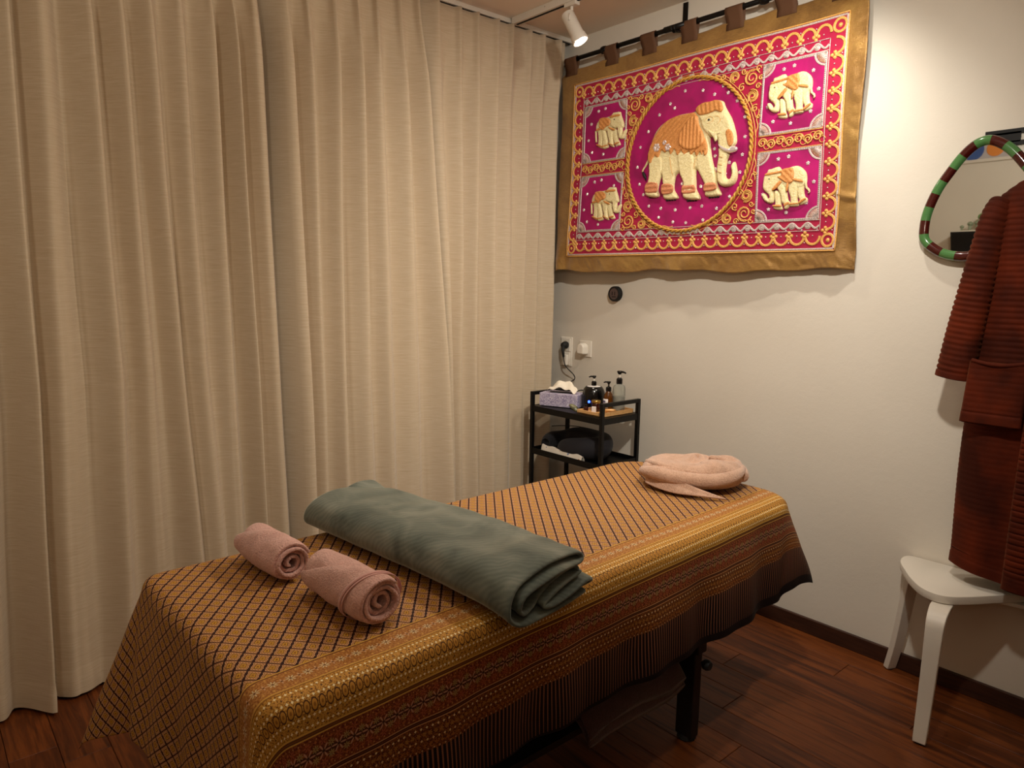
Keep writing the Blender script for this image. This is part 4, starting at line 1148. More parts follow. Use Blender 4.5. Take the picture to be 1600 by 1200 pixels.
def relief(nm, P, cell, h, mat, parent, h0=.005, wdt=.012, rough=.0012, ribs=None, basefn=None):
    P = [(p.x, p.y) for p in catmull([(a, b, 0) for a, b in P], 4, True)]
    xs = [p[0] for p in P]; zs = [p[1] for p in P]
    gx = np.arange(min(xs)-cell, max(xs)+2*cell, cell); gz = np.arange(min(zs)-cell, max(zs)+2*cell, cell)
    X, Z = np.meshgrid(gx, gz); ins = inside(P, X, Z); d, bx, bz = near(P, X, Z)
    cellany = ins[:-1, :-1] | ins[1:, :-1] | ins[:-1, 1:] | ins[1:, 1:]
    used = np.zeros(ins.shape, bool)
    used[:-1, :-1] |= cellany; used[1:, :-1] |= cellany; used[:-1, 1:] |= cellany; used[1:, 1:] |= cellany
    XX = np.where(ins, X, bx); ZZ = np.where(ins, Z, bz)
    hh = np.where(ins, h*np.sqrt(np.clip(1-(1-np.clip(d/wdt, 0, 1))**2, 0, 1)), 0)
    idx = -np.ones(ins.shape, int); V = []
    for i in range(ins.shape[0]):
        for j in range(ins.shape[1]):
            if used[i, j]:
                idx[i, j] = len(V); x, z = float(XX[i, j]), float(ZZ[i, j]); q = float(hh[i, j])
                if q > 0:
                    q += rough*nz(x*160, z*160, 3)*(q/h)
                    if ribs: q += ribs[2]*math.sin((x*ribs[0]+z*ribs[1]))*(q/h)
                V.append(L2W(x, z, h0+q+(basefn(x, z) if basefn else 0)))
    F = [(idx[i, j], idx[i, j+1], idx[i+1, j+1], idx[i+1, j]) for i in range(ins.shape[0]-1) for j in range(ins.shape[1]-1) if cellany[i, j]]
    return link(nm, V, F, mat, parent, True)
BODY = [(-0.21, 0.009), (-0.2, 0.058), (-0.179, 0.11), (-0.153, 0.143), (-0.108, 0.167), (-0.056, 0.179), (-0.005, 0.18), (0.046, 0.18), (0.059, 0.195), (0.093, 0.207), (0.127, 0.208), (0.154, 0.208), (0.182, 0.197), (0.193, 0.175), (0.208, 0.151), (0.226, 0.123), (0.241, 0.09), (0.253, 0.055), (0.257, 0.022), (0.242, 0.001), (0.226, -0.022), (0.218, -0.052), (0.214, -0.091), (0.219, -0.118), (0.236, -0.122), (0.247, -0.103), (0.242, -0.074), (0.256, -0.056), (0.268, -0.096), (0.268, -0.127), (0.252, -0.15), (0.221, -0.155), (0.192, -0.144), (0.177, -0.118), (0.174, -0.07), (0.181, -0.019), (0.181, 0.02), (0.171, 0.05), (0.157, 0.058), (0.128, 0.062), (0.13, 0.027), (0.138, -0.014), (0.151, -0.056), (0.171, -0.104), (0.177, -0.144), (0.198, -0.181), (0.18, -0.191), (0.139, -0.19), (0.118, -0.18), (0.121, -0.151), (0.106, -0.12), (0.083, -0.083), (0.064, -0.069), (0.067, -0.117), (0.071, -0.152), (0.093, -0.187), (0.083, -0.198), (0.039, -0.194), (0.008, -0.18), (0.008, -0.141), (0.001, -0.11), (-0.019, -0.072), (-0.045, -0.085), (-0.05, -0.124), (-0.045, -0.148), (-0.022, -0.178), (-0.035, -0.186), (-0.073, -0.186), (-0.103, -0.174), (-0.105, -0.131), (-0.113, -0.087), (-0.124, -0.074), (-0.132, -0.098), (-0.14, -0.134), (-0.13, -0.163), (-0.152, -0.17), (-0.201, -0.157), (-0.202, -0.129), (-0.192, -0.092), (-0.19, -0.055), (-0.196, -0.023)]
HEADD = [(0.057, 0.176), (0.061, 0.193), (0.093, 0.205), (0.127, 0.204), (0.154, 0.206), (0.180, 0.195), (0.191, 0.175), (0.193, 0.163), (0.181, 0.152), (0.157, 0.162), (0.13, 0.157), (0.103, 0.155), (0.075, 0.158)]
EAR = [(-0.015, 0.105), (0.033, 0.155), (0.068, 0.156), (0.081, 0.114), (0.101, 0.083), (0.11, 0.047), (0.097, 0.026), (0.056, 0.015), (0.004, 0.026), (-0.027, 0.059)]
SADDLE = [(-0.108, 0.159), (-0.056, 0.173), (-0.004, 0.174), (0.046, 0.173), (0.061, 0.158), (0.086, 0.096), (0.123, 0.033), (0.125, -0.007), (0.112, -.016), (.105, .004), (0.099, -0.012), (.088, .004), (0.071, -0.014), (.06, .008), (0.041, -0.006), (.03, .014), (0.005, -0.002), (-.012, .022), (-0.032, 0.004), (-.05, .034), (-0.071, 0.012), (-.085, .045), (-0.102, 0.024), (-0.124, 0.036), (-.14, .006), (-0.162, 0.018), (-.175, -.012), (-0.193, -0.008), (-0.199, 0.033), (-0.178, 0.086), (-0.145, 0.13)]
FORE = [(0.213, 0.069), (0.229, 0.078), (0.248, 0.056), (0.252, 0.022), (0.240, 0.006), (0.228, 0.012), (0.218, 0.044)]
TUSK = [(0.181, 0.023), (0.207, 0.009), (0.234, -0.002), (0.246, 0.007), (0.272, -0.002), (0.268, -0.017), (0.239, -0.019), (0.212, -0.011), (0.191, 0.005)]
TUSK2 = [(0.128, 0.089), (0.156, 0.075), (0.193, 0.072), (0.187, 0.064), (0.172, 0.060), (0.174, 0.044), (0.165, 0.035), (0.155, 0.052), (0.136, 0.072)]
BANDS = [[(-0.196, -0.101), (-0.135, -0.107), (-0.136, -0.148), (-0.199, -0.143)], [(-0.106, -0.116), (-0.052, -0.121), (-0.044, -0.155), (-0.103, -0.159)], [(0.009, -0.129), (0.066, -0.134), (0.073, -0.167), (0.010, -0.168)], [(0.122, -0.134), (0.173, -0.135), (0.181, -0.162), (0.123, -0.166)]]
eb = relief('large_elephant', BODY, .0030, .017, CREAM, TP, .005, .016, .0016)
BIG = {'leg_b': [(-0.123, 0.011), (-0.053, -0.009), (-0.045, -0.085), (-0.05, -0.124), (-0.045, -0.148), (-0.022, -0.178), (-0.035, -0.186), (-0.073, -0.186), (-0.103, -0.174), (-0.105, -0.131), (-0.118, -0.075)], 'leg_a': [(-0.193, 0.008), (-0.123, 0.011), (-0.112, -0.038), (-0.125, -0.08), (-0.138, -0.134), (-0.13, -0.163), (-0.152, -0.17), (-0.201, -0.157), (-0.202, -0.129), (-0.191, -0.067)], 'leg_c': [(-0.032, 0.013), (0.049, 0.003), (0.064, -0.069), (0.067, -0.117), (0.071, -0.152), (0.093, -0.187), (0.083, -0.198), (0.039, -0.194), (0.008, -0.18), (0.008, -0.141), (0.001, -0.11), (-0.019, -0.072)], 'leg_d': [(0.064, -0.011), (0.127, -0.001), (0.151, -0.056), (0.171, -0.104), (0.177, -0.144), (0.198, -0.181), (0.18, -0.191), (0.139, -0.19), (0.118, -0.18), (0.121, -0.151), (0.106, -0.12), (0.083, -0.083), (0.071, -0.058)], 'trunk': [(0.179, 0.009), (0.225, -0.019), (0.218, -0.052), (0.214, -0.091), (0.219, -0.123), (0.236, -0.127), (0.247, -0.103), (0.242, -0.074), (0.256, -0.056), (0.268, -0.096), (0.268, -0.127), (0.252, -0.15), (0.221, -0.155), (0.192, -0.144), (0.177, -0.118), (0.174, -0.07), (0.179, -0.025)], 'head': [(0.072, 0.156), (0.117, 0.154), (0.194, 0.153), (0.226, 0.123), (0.241, 0.09), (0.253, 0.055), (0.243, 0.004), (0.225, -0.019), (0.18, 0.009), (0.164, 0.057), (0.13, 0.061), (0.093, 0.095), (0.081, 0.126)]}
for nm, h0, hh in (('leg_b', .006, .017), ('leg_d', .006, .017), ('leg_a', .0075, .019), ('leg_c', .0075, .020)):
    relief('leg', BIG[nm], .0030, hh, CREAM, eb, h0, .013, .0016)
relief('trunk', BIG['trunk'], .0028, .019, CREAM, eb, .007, .013, .0014)
relief('head', BIG['head'], .0030, .019, CREAM, eb, .009, .016, .0016)
H1 = .017
relief('saddle_blanket', SADDLE, .0030,   .006, ORNG, eb, .0225, .006, .0012, (210, -260, .0012))
relief('ear', EAR, .0030, .009, ORNG, eb, .026, .010, .0008, (330, 0, .0016))
relief('headdress', HEADD, .0030, .006, ORNG, eb, .023, .006, .001, (300, 60, .0010))
relief('forehead_patch', FORE, .0030, .005, ORNG, eb, .0255, .005, .001)
relief('tusk', TUSK, .0025, .008, SEQ, eb, .024, .008, .0004); relief('tusk', TUSK2, .0025, .006, CREAM, eb, .026, .006, .0004)
for b__ in BANDS: relief('anklet', b__, .0030, .004, ORNP, eb, .0245, .006, .001, (0, 300, .0012))
s = MB(); s.add(*disc(.129, .129, .0055, .003, 10, .0275)); s.out('eye', EYEB, eb, smooth=True)
for cx, cz in ((-.164, -.166), (-.066, -.187), (.046, -.198), (.159, -.192)):
    for k in range(4): s = MB(); s.add(*disc(cx-.018+.014*k, cz+.001, .0062, .010, 6, .004)); s.out('toenail', EYEB, eb, smooth=True)
s = MB(); s.tube([L2W(x, z, .010) for x, z in ((-.201, .009), (-.209, -.003), (-.22, -.021), (-.232, -.035), (-.236, -.047))], [.006, .005, .0045, .004, .004], 8)
s.out('tail', CREAM, eb, smooth=True)
s = MB(); s.tube([L2W(x, z, .009) for x, z in ((-.234, -.046), (-.226, -.058), (-.217, -.072), (-.211, -.090))], [.004, .008, .006, .001], 8); s.out('tail_tuft', EYEB, eb, smooth=True)
# stitched seams on the body
s = MB()
for P in ([(.03, .155), (.055, .12), (.06, .08), (.045, .045), (.05, .015)], [(.075, -.015), (.066, -.045), (.065, -.068)], [(-.045, -.085), (-.06, -.05), (-.07, .0)], [(.105, .125), (.128, .142), (.15, .132), (.145, .118), (.12, .115)], [(.15, .14), (.175, .135), (.185, .12), (.172, .105)], [(.19, -.03), (.206, -.034)], [(.186, -.06), (.206, -.066)], [(.186, -.09), (.206, -.098)]):
    s.tube([L2W(q.x, q.y, .0278) for q in catmull([(a_, b__, 0) for a_, b__ in P], 4)], .0011, 5)
s.out('stitched_seams', GOLD, eb, smooth=True)
def flower_(s, x, z, R, h):
    for k in range(6): a = k*PI/3; s.add(*disc(x+R*.6*math.cos(a), z+R*.6*math.sin(a)  , R*.42, .003, 6, h+.003))
    s.add(*disc(x, z, R*.3, .004, 6, h))
s = MB(); flower_(s, -.150, .052, .020, .025); flower_(s, -.085, .045, .017, .025); flower_(s, -.105, .068, .012, .025); s.out('applied_flowers', SEQ, eb, smooth=True)

ER = {'torso': [(-0.034, 0.073), (-0.014, 0.073), (0.005, 0.077), (0.025, 0.081), (0.039, 0.081), (0.053, 0.075), (0.066, 0.064), (0.076, 0.05), (0.08, 0.031), (0.079, 0.012), (0.071, 0.002), (0.067, -0.005), (0.042, -0.008), (0.011, -0.003), (-0.015, 0.002), (-0.034, 0.013), (-0.037, 0.054)], 'leg_a': [(-0.048, -0.008), (-0.025, -0.016), (-0.021, -0.041), (-0.017, -0.065), (-0.012, -0.078), (-0.016, -0.084), (-0.033, -0.083), (-0.05, -0.076), (-0.048, -0.068), (-0.044, -0.057)], 'leg_d': [(0.044, 0.015), (0.07, 0.014), (0.07, -0.013), (0.075, -0.037), (0.085, -0.047), (0.084, -0.06), (0.074, -0.066), (0.057, -0.069), (0.052, -0.061), (0.054, -0.049), (0.046, -0.032)], 'leg_b': [(-0.04, 0.011), (-0.008, 0.017), (0.003, -0.013), (0.01, -0.046), (0.018, -0.057), (0.014, -0.074), (0.004, -0.083), (-0.005, -0.08), (-0.006, -0.065), (-0.016, -0.054), (-0.022, -0.024)], 'leg_c': [(0.011, 0.001), (0.027, 0.024), (0.049, 0.014), (0.047, -0.025), (0.047, -0.052), (0.053, -0.069), (0.047, -0.074), (0.025, -0.074), (0.016, -0.071), (0.02, -0.055), (0.018, -0.035), (0.01, -0.014)], 'head': [(-0.081, 0.063), (-0.076, 0.077), (-0.063, 0.079), (-0.043, 0.084), (-0.032, 0.084), (-0.025, 0.076), (-0.022, 0.067), (-0.016, 0.042), (-0.023, 0.023), (-0.038, 0.006), (-0.05, -0.004), (-0.048, -0.024), (-0.047, -0.04), (-0.051, -0.054), (-0.067, -0.056), (-0.086, -0.044), (-0.098, -0.026), (-0.097, -0.016), (-0.088, -0.015), (-0.078, -0.025), (-0.072, -0.036), (-0.066, -0.031), (-0.073, -0.018), (-0.091, -0.002), (-0.096, 0.015), (-0.094, 0.037), (-0.092, 0.052)], 'saddle': [(-0.018, 0.07), (0.006, 0.075), (0.025, 0.074), (0.032, 0.054), (0.032, 0.035), (0.029, 0.022), (0.019, 0.014), (0.001, 0.019), (-0.015, 0.03), (-0.031, 0.039), (-0.034, 0.047), (-0.019, 0.05)], 's1': [(-0.081, 0.062), (-0.042, 0.065), (-0.016, 0.068), (-0.015, 0.061), (-0.039, 0.056), (-0.082, 0.053)], 's2': [(-0.026, 0.028), (-0.015, 0.024), (-0.029, 0.005), (-0.048, -0.007), (-0.053, -0.001)], 's3': [(0.03, 0.033), (0.065, 0.025), (0.066, 0.015), (0.031, 0.025)], 's4': [(0.006, 0.017), (0.014, 0.015), (0.01, -0.012), (0.003, -0.011)], 'k1': [(-0.046, -0.063), (-0.017, -0.065), (-0.015, -0.073), (-0.048, -0.07)], 'k2': [(-0.004, -0.063), (0.013, -0.054), (0.016, -0.062), (-0.001, -0.072)], 'k3': [(0.019, -0.061), (0.049, -0.06), (0.051, -0.066), (0.018, -0.068)], 'k4': [(0.054, -0.057), (0.078, -0.044), (0.082, -0.05), (0.057, -0.065)], 'tail': [(0.078, 0.028), (0.078, 0.009), (0.081, -0.005), (0.09, -0.013), (0.094, -0.021), (0.09, -0.027)], 'eye': [(-0.067, 0.039)]}
EL = {'torso': [(-0.048, 0.011), (-0.052, 0.027), (-0.045, 0.048), (-0.029, 0.063), (-0.011, 0.07), (0.012, 0.068), (0.035, 0.07), (0.056, 0.059), (0.058, 0.022), (0.049, 0.001), (0.007, 0.003), (-0.038, 0.005)], 'leg_a': [(-0.038, 0.009), (-0.012, 0.013), (-0.0, -0.007), (-0.004, -0.035), (-0.003, -0.06), (-0.001, -0.077), (-0.016, -0.074), (-0.035, -0.063), (-0.034, -0.05), (-0.034, -0.022)], 'leg_b': [(-0.012, 0.013), (0.007, 0.007), (0.021, -0.022), (0.031, -0.061), (0.034, -0.074), (0.024, -0.08), (0.003, -0.081), (-0.003, -0.064), (-0.004, -0.035)], 'leg_c': [(0.017, 0.016), (0.032, 0.022), (0.059, -0.005), (0.058, -0.034), (0.064, -0.065), (0.069, -0.079), (0.052, -0.075), (0.039, -0.065), (0.035, -0.046), (0.024, -0.015)], 'leg_d': [(0.048, 0.012), (0.076, 0.002), (0.082, -0.019), (0.091, -0.046), (0.103, -0.065), (0.104, -0.074), (0.088, -0.077), (0.077, -0.072), (0.066, -0.058), (0.058, -0.034)], 'head': [(0.04, 0.065), (0.05, 0.076), (0.06, 0.083), (0.08, 0.082), (0.098, 0.079), (0.104, 0.062), (0.112, 0.045), (0.12, 0.025), (0.122, 0.008), (0.114, 0.002), (0.115, -0.013), (0.114, -0.029), (0.12, -0.025), (0.122, -0.014), (0.129, -0.008), (0.141, -0.006), (0.141, -0.017), (0.133, -0.034), (0.124, -0.047), (0.109, -0.048), (0.096, -0.041), (0.092, -0.028), (0.087, -0.009), (0.084, 0.007), (0.069, 0.007), (0.048, 0.016), (0.037, 0.025), (0.043, 0.039), (0.043, 0.055)], 'saddle': [(-0.022, 0.065), (0.012, 0.066), (0.036, 0.056), (0.044, 0.042), (0.037, 0.025), (0.019, 0.022), (0.007, 0.014), (-0.012, 0.015), (-0.022, 0.022), (-0.026, 0.044)], 's1': [(0.038, 0.064), (0.056, 0.07), (0.1, 0.068), (0.1, 0.059), (0.066, 0.059), (0.054, 0.057)], 's2': [(0.035, 0.019), (0.063, 0.008), (0.074, 0.002), (0.072, -0.003), (0.048, 0.004), (0.035, 0.014)], 's3': [(-0.042, 0.016), (-0.022, 0.022), (0.001, 0.015), (0.006, 0.007), (-0.012, 0.013), (-0.038, 0.01)], 'k1': [(-0.034, -0.054), (-0.003, -0.066), (-0.003, -0.071), (-0.036, -0.06)], 'k2': [(-0.002, -0.066), (0.031, -0.064), (0.032, -0.07), (-0.001, -0.073)], 'k3': [(0.036, -0.056), (0.064, -0.068), (0.066, -0.073), (0.037, -0.062)], 'k4': [(0.072, -0.064), (0.099, -0.059), (0.103, -0.065), (0.077, -0.07)], 'tail': [(-0.05, 0.011), (-0.048, -0.004), (-0.046, -0.024), (-0.043, -0.043)], 'eye': [(0.069, 0.048)]}
for cx, cz, D, k in ((.482, .170, ER, 1.0), (.481, -.180, ER, 1.0), (-.485, .170, EL, 1.0), (-.482, -.180, EL, .97)):
    tr = lambda P: [(cx+x*k, cz+z*k) for x, z in P]
    se = relief('small_elephant', tr(D['torso']), .0026, .011, CREAM, TP, .0055, .012, .0014)
    for nm, h0, hh in (('leg_a', .0056, .009), ('leg_d', .0056, .009), ('leg_b', .0066, .011), ('leg_c', .0066, .011)):
        relief('leg', tr(D[nm]), .0024, hh, CREAM, se, h0, .009, .0012)
    relief('head', tr(D['head']), .0024, .012, CREAM, se, .0076, .009, .0014)
    relief('saddle_blanket', tr(D['saddle']), .0026, .005, ORNG, se, .0175, .005, .001, (260, 260, .001))
    for q in ('s1', 's2', 's3', 's4'):
        if q in D: relief('strap', tr(D[q]), .0022, .003, ORNG, se, .0185 if q != 's1' else .0195, .003, .0004)
    for q in ('k1', 'k2', 'k3', 'k4'): relief('anklet', tr(D[q]), .0022, .003, ORNG, se, .0165, .003, .0004)
    s = MB(); s.tube([L2W(x, z, .012) for x, z in tr(D['tail'])], [.0045]*4+[.0035]*(len(D['tail'])-4), 7); s.out('tail', CREAM, se, smooth=True)
    s = MB(); q = tr(D['eye'])[0]; s.add(*disc(q[0], q[1], .0030, .002, 8, .0195)); s.out('eye', EYEB, se, smooth=True)
# tabs over the rod
for xc in (-2.680, -2.418, -2.192, -1.970, -1.750, -1.530, -1.310):
    V = []; prof = [(-.004, 2.475, 0)]; pts = []
    yf = TY(xc, 2.49)-.003
    pts.append((yf, 2.470)); pts.append((yf+.001, 2.500)); pts.append((RY-.012, RZ-.010))
    for k in range(9): a = PI - PI*k/8; pts.append((RY+.0135*math.cos(a), RZ+.0135*math.sin(a)))
    pts += [(RY+.012, RZ-.02), (yf+.008, 2.500), (yf+.007, 2.470)]
    for (y, z) in pts:
        for j in range(5): V.append((xc-.041+.0205*j, y, z))
    link('hanging_tab', V, grid_faces(len(pts), 5), TAB, TP, True, solid=.002)
reloc(TP)

# ------------------------------------------------------------------ striped mirror, rack
RK = thing('coat_rack', 'flat black metal wall rack with punched slots behind the mirror top', 'coat rack', (-.45, YB, 1.91))
s = MB(); zc, hh = 1.912, .052
holes = [(-.722, -.702), (-.58, -.56), (-.44, -.42), (-.30, -.28), (-.16, -.14)]
s.box((-.45, YB-.004, zc+hh/2-.008), (.745, .004, .016)); s.box((-.45, YB-.004, zc-hh/2+.007), (.745, .004, .014))
ed = [-.8225]+[v for h_ in holes for v in h_]+[-.0775]
for a_, b__ in zip(ed[::2], ed[1::2]): s.box(((a_+b__)/2, YB-.004, zc), (b__-a_, .004, hh-.020))
s.out('back_plate', BLACK, RK)
for x in (-.505, -.37, -.22):
    MB().tube(catmull([(x, YB-.005, zc+.01), (x, YB-.05, zc+.0), (x, YB-.085, zc-.02), (x, YB-.10, zc+.01), (x, YB-.10, zc+.028)], 4), .004, 8).out('hook', BLACK, RK, smooth=True)
reloc(RK)
MR = [(-.972, 1.628), (-.966, 1.687), (-.941, 1.759), (-.909, 1.813), (-.872, 1.866), (-.835, 1.899), (-.797, 1.906), (-.757, 1.886), (-.722, 1.853), (-.68, 1.800), (-.635, 1.745), (-.597, 1.685), (-.580, 1.620), (-.600, 1.572), (-.650, 1.545), (-.72, 1.537), (-.812, 1.536), (-.853, 1.534), (-.901, 1.544), (-.939, 1.565), (-.966, 1.592)]
MY = YB-.030; tr_ = .0165
t = thing('wall_mirror', 'pebble-shaped wall mirror with a glossy green and maroon striped tube frame', 'mirror', (-.78, YB, 1.534))
P = catmull([(x, MY, z) for x, z in MR], 10, True)
# resample evenly
Q = P+[P[0]]; cum = [0]
for a_, b__ in zip(Q[:-1], Q[1:]): cum.append(cum[-1]+(b__-a_).length)
tot = cum[-1]; NS = 26; per = 9
def at_len(l):
    l %= tot; k = max(i for i in range(len(cum)-1) if cum[i] <= l); f_2 = (l-cum[k])/max(1e-9, cum[k+1]-cum[k]); return Q[k].lerp(Q[k+1], f_2)
# start where a green/maroon boundary shows at the upper left
l0 = min(range(len(P)), key=lambda i: (P[i]-Vector((-.839, MY, 1.897))).length); l0 = cum[l0]
for k in range(NS):
    mat = GREEN if k % 2 == 0 else MAROON
    MB().tube([at_len(l0+tot*(k+i/per)/NS) for i in range(per+1)], tr_, 16).out('frame_segment_green' if k % 2 == 0 else 'frame_segment_maroon', mat, t, smooth=True)
for o in t.children:
    smoothshade(o, 50)
G = [at_len(tot*i/120) for i in range(120)]; c = Vector((-.78, MY, 1.70))
s = MB(); V = [(p.x, MY-.003, p.z) for p in G]+[(p.x, MY+.003, p.z) for p in G]
s.add(V, [tuple(range(120)), tuple(range(239, 119, -1))]+[(i, (i+1) % 120, 120+(i+1) % 120, 120+i) for i in range(120)]); s.out('glass', MIRR, t)
s = MB(); V = [(c.x+(p.x-c.x)*.9, MY+.004, c.z+(p.z-c.z)*.9) for p in G]+[(c.x+(p.x-c.x)*.9, YB-.006, c.z+(p.z-c.z)*.9) for p in G]
s.add(V, [tuple(range(120)), tuple(range(239, 119, -1))]+[(i, (i+1) % 120, 120+(i+1) % 120, 120+i) for i in range(120)]); s.out('backing', BLACK, t)
reloc(t)

# ------------------------------------------------------------------ bathrobe
t = thing('bathrobe', 'long brown ribbed fleece bathrobe hanging in front of the wall mirror', 'bathrobe', (-.48, 2.65, .50))
RP = .0178
def rib(l, amt=1): return amt*(.0042*abs(math.sin(PI*l/RP))**.6)
def lookup(tab, z): return float(np.interp(z, [q[0] for q in tab], [q[1] for q in tab]))
LE = [(.50, -.772), (.53, -.770), (.75, -.764), (1.0, -.757), (1.3, -.752), (1.5, -.748), (1.60, -.748), (1.67, -.742), (1.72, -.722), (1.752, -.680), (1.79, -.605), (1.82, -.545)]
V = []; z_list = np.arange(.50, 1.822, .0036)[::-1]; NA = 72
for z in z_list:
    xl = lookup(LE, z); xr = -.96-xl; cx, hw = (xl+xr)/2, (xr-xl)/2
    dep = lookup([(.5, .062), (1.0, .062), (1.6, .058), (1.75, .040), (1.82, .030)], z)
    for j in range(NA):
        a = 2*PI*j/NA; ca, sa = math.cos(a), math.sin(a)
        x = cx + hw*(abs(ca)**.8)*(1 if ca > 0 else -1); y = 2.665 - dep*(abs(sa)**.7)*(1 if sa > 0 else -1)
        low = sstep(1.5, .6, z)
        y += low*.014*math.sin(x*30+.8)*sa + .006*nz(x*8, z*2, 3)
        x += low*.010*math.sin(z*5+a*2)*(1 if ca < 0 else 0)
        hem = 0 if z < .535 else 1
        rb = rib(z, lerp(.28, 1.0, sstep(.95, 1.35, z)))*hem + (.003 if z < .535 else 0)
        nx_, ny_ = ca, -sa; L = math.hypot(nx_, ny_)
        V.append((x+nx_/L*rb, min(2.742, y+ny_/L*rb), z + (.012*math.sin(x*14) if z < .56 else 0)))
body = link('body', V, grid_faces(len(z_list), NA, True), ROBE, t, True)
# overlapping front edge panel, hanging a bit lower and further forward
def front(x0f, x1f, z0, z1, yo, nm, rb_amt=1, wav=.006, zlow=0):
    V = []; zz = np.arange(z0, z1, .0040)[::-1]; xs = 34
    for z in zz:
        xa, xb = x0f(z), x1f(z)
        for j in range(xs):
            u = j/(xs-1); x = lerp(xa, xb, u)
            y = 2.665 - lookup([(.5, .062), (1.0, .062), (1.6, .058), (1.75, .040), (1.82, .030)], z) - yo - .010*math.sin(PI*u)**.5 + wav*math.sin(x*40+z*3)
            y -= rib(z, rb_amt) if z > z0+.03 else .004
            V.append((x, y, z-zlow*u))
    return link(nm, V, grid_faces(len(zz), xs), ROBE, t, True, solid=.010, off=1)
front(lambda z: lookup([(.45, -.588), (.8, -.582), (1.1, -.575), (1.5, -.52), (1.8, -.50)], z), lambda z: -.40, .488, 1.76, .012, 'front_panel')
pk = front(lambda z: lookup([(1.0, -.750), (1.2, -.738)], z), lambda z: -.592, 1.003, 1.200, .014, 'pocket', .28, .003)
s = MB(); s.tube([(lerp(-.738, -.592, k/14), 2.578-.008*math.sin(PI*k/14), 1.200-.010*math.sin(PI*k/14)+.002) for k in range(15)], .0065, 8); s.out('pocket_hem', ROBE, t, smooth=True)
s = MB(); s.tube([(lerp(-.750, -.592, k/14), 2.583, 1.004-.004*math.sin(PI*k/14)) for k in range(15)], .004, 8); s.out('pocket_hem', ROBE, t, smooth=True)
# collar and hanging loop
s = MB(); s.tube(catmull([(-.62, 2.625, 1.775), (-.56, 2.60, 1.815), (-.50, 2.635, 1.845), (-.43, 2.62, 1.83), (-.37, 2.60, 1.79), (-.39, 2.59, 1.60), (-.42, 2.588, 1.40)], 8), [.022]*49, 12).out('collar', ROBE, t, smooth=True)
s = MB(); s.tube([(-.505+.010*math.cos(a), 2.672, 1.868+.042*math.sin(a)) for a in [2*PI*k/16 for k in range(16)]], .0035, 6, closed=True).out('hanging_loop', ROBE, t, smooth=True)
# sleeve
CL = catmull([(-.722, 2.650, 1.700), (-.735, 2.628, 1.640), (-.748, 2.620, 1.53), (-.762, 2.618, 1.40), (-.778, 2.620, 1.27), (-.793, 2.622, 1.135)], 30)
V = []; N = len(CL); acc = 0
for i, p in enumerate(CL):
    u = i/(N-1); acc += (CL[i]-CL[max(0, i-1)]).length
    tq = (CL[min(i+1, N-1)]-CL[max(i-1, 0)]).normalized(); sdv = tq.cross(Vector((0, 1, 0))).normalized(); fw = sdv.cross(tq)
    hw = lookup([(0, .028), (.12, .034), (.3, .036), (.6, .045), (1, .0545)], u); hd = lookup([(0, .030), (.3, .038), (1, .046)], u)
    for j in range(40):
        a = 2*PI*j/40; rb = rib(acc, 1.15) if u < .955 else .004
        k = 1+.05*math.sin(a*3+u*5)
        V.append(p + sdv*(math.cos(a)*(hw*k+rb)) + fw*(math.sin(a)*(hd*k+rb)))
f = grid_faces(N, 40, True); f += [tuple(range(40))]
sl = link('sleeve', V, f, ROBE, t, True)
sl.modifiers.new('s', 'SOLIDIFY').thickness = .006; sl.modifiers['s'].offset = -1
V2 = [Vector((-.96-v.x, v.y, v.z)) for v in V]
sl2 = link('sleeve', V2, [tuple(reversed(q)) for q in f], ROBE, t, True); sl2.modifiers.new('s', 'SOLIDIFY').thickness = .006; sl2.modifiers['s'].offset = -1
reloc(t)

# ------------------------------------------------------------------ white three legged stool
sc_ = Vector((-.742, 2.640, 0)); t = thing('stool', 'white three-legged stool with a rounded triangular seat below the bathrobe', 'stool', sc_)
feet_ = [(-.950, 2.742), (-.703, 2.340), (-.430, 2.742)]
SO = catmull([(-.936, 2.735, 0), (-.924, 2.675, 0), (-.880, 2.600, 0), (-.833, 2.533, 0), (-.785, 2.485, 0), (-.738, 2.470, 0), (-.697, 2.487, 0), (-.650, 2.545, 0), (-.600, 2.625, 0), (-.545, 2.705, 0), (-.520, 2.755, 0), (-.56, 2.767, 0), (-.66, 2.768, 0), (-.75, 2.769, 0), (-.85, 2.768, 0), (-.920, 2.764, 0)], 5, True)
n = len(SO); lay = [(.965, .420), (.992, .423), (1.0, .430), (1.0, .441), (.992, .448), (.97, .450)]
s = MB(); V = []
for k, z in lay:
    for i in range(n):
        V.append((sc_.x+(SO[i].x-sc_.x)*k, min(YB-.004, sc_.y+(SO[i].y-sc_.y)*k), z))
f = [(i*n+k, i*n+(k+1) % n, (i+1)*n+(k+1) % n, (i+1)*n+k) for i in range(len(lay)-1) for k in range(n)]+[tuple(range(n-1, -1, -1)), tuple(range((len(lay)-1)*n, len(lay)*n))]
smoothshade(s.add(V, f).out('seat', STOOL, t), 35)
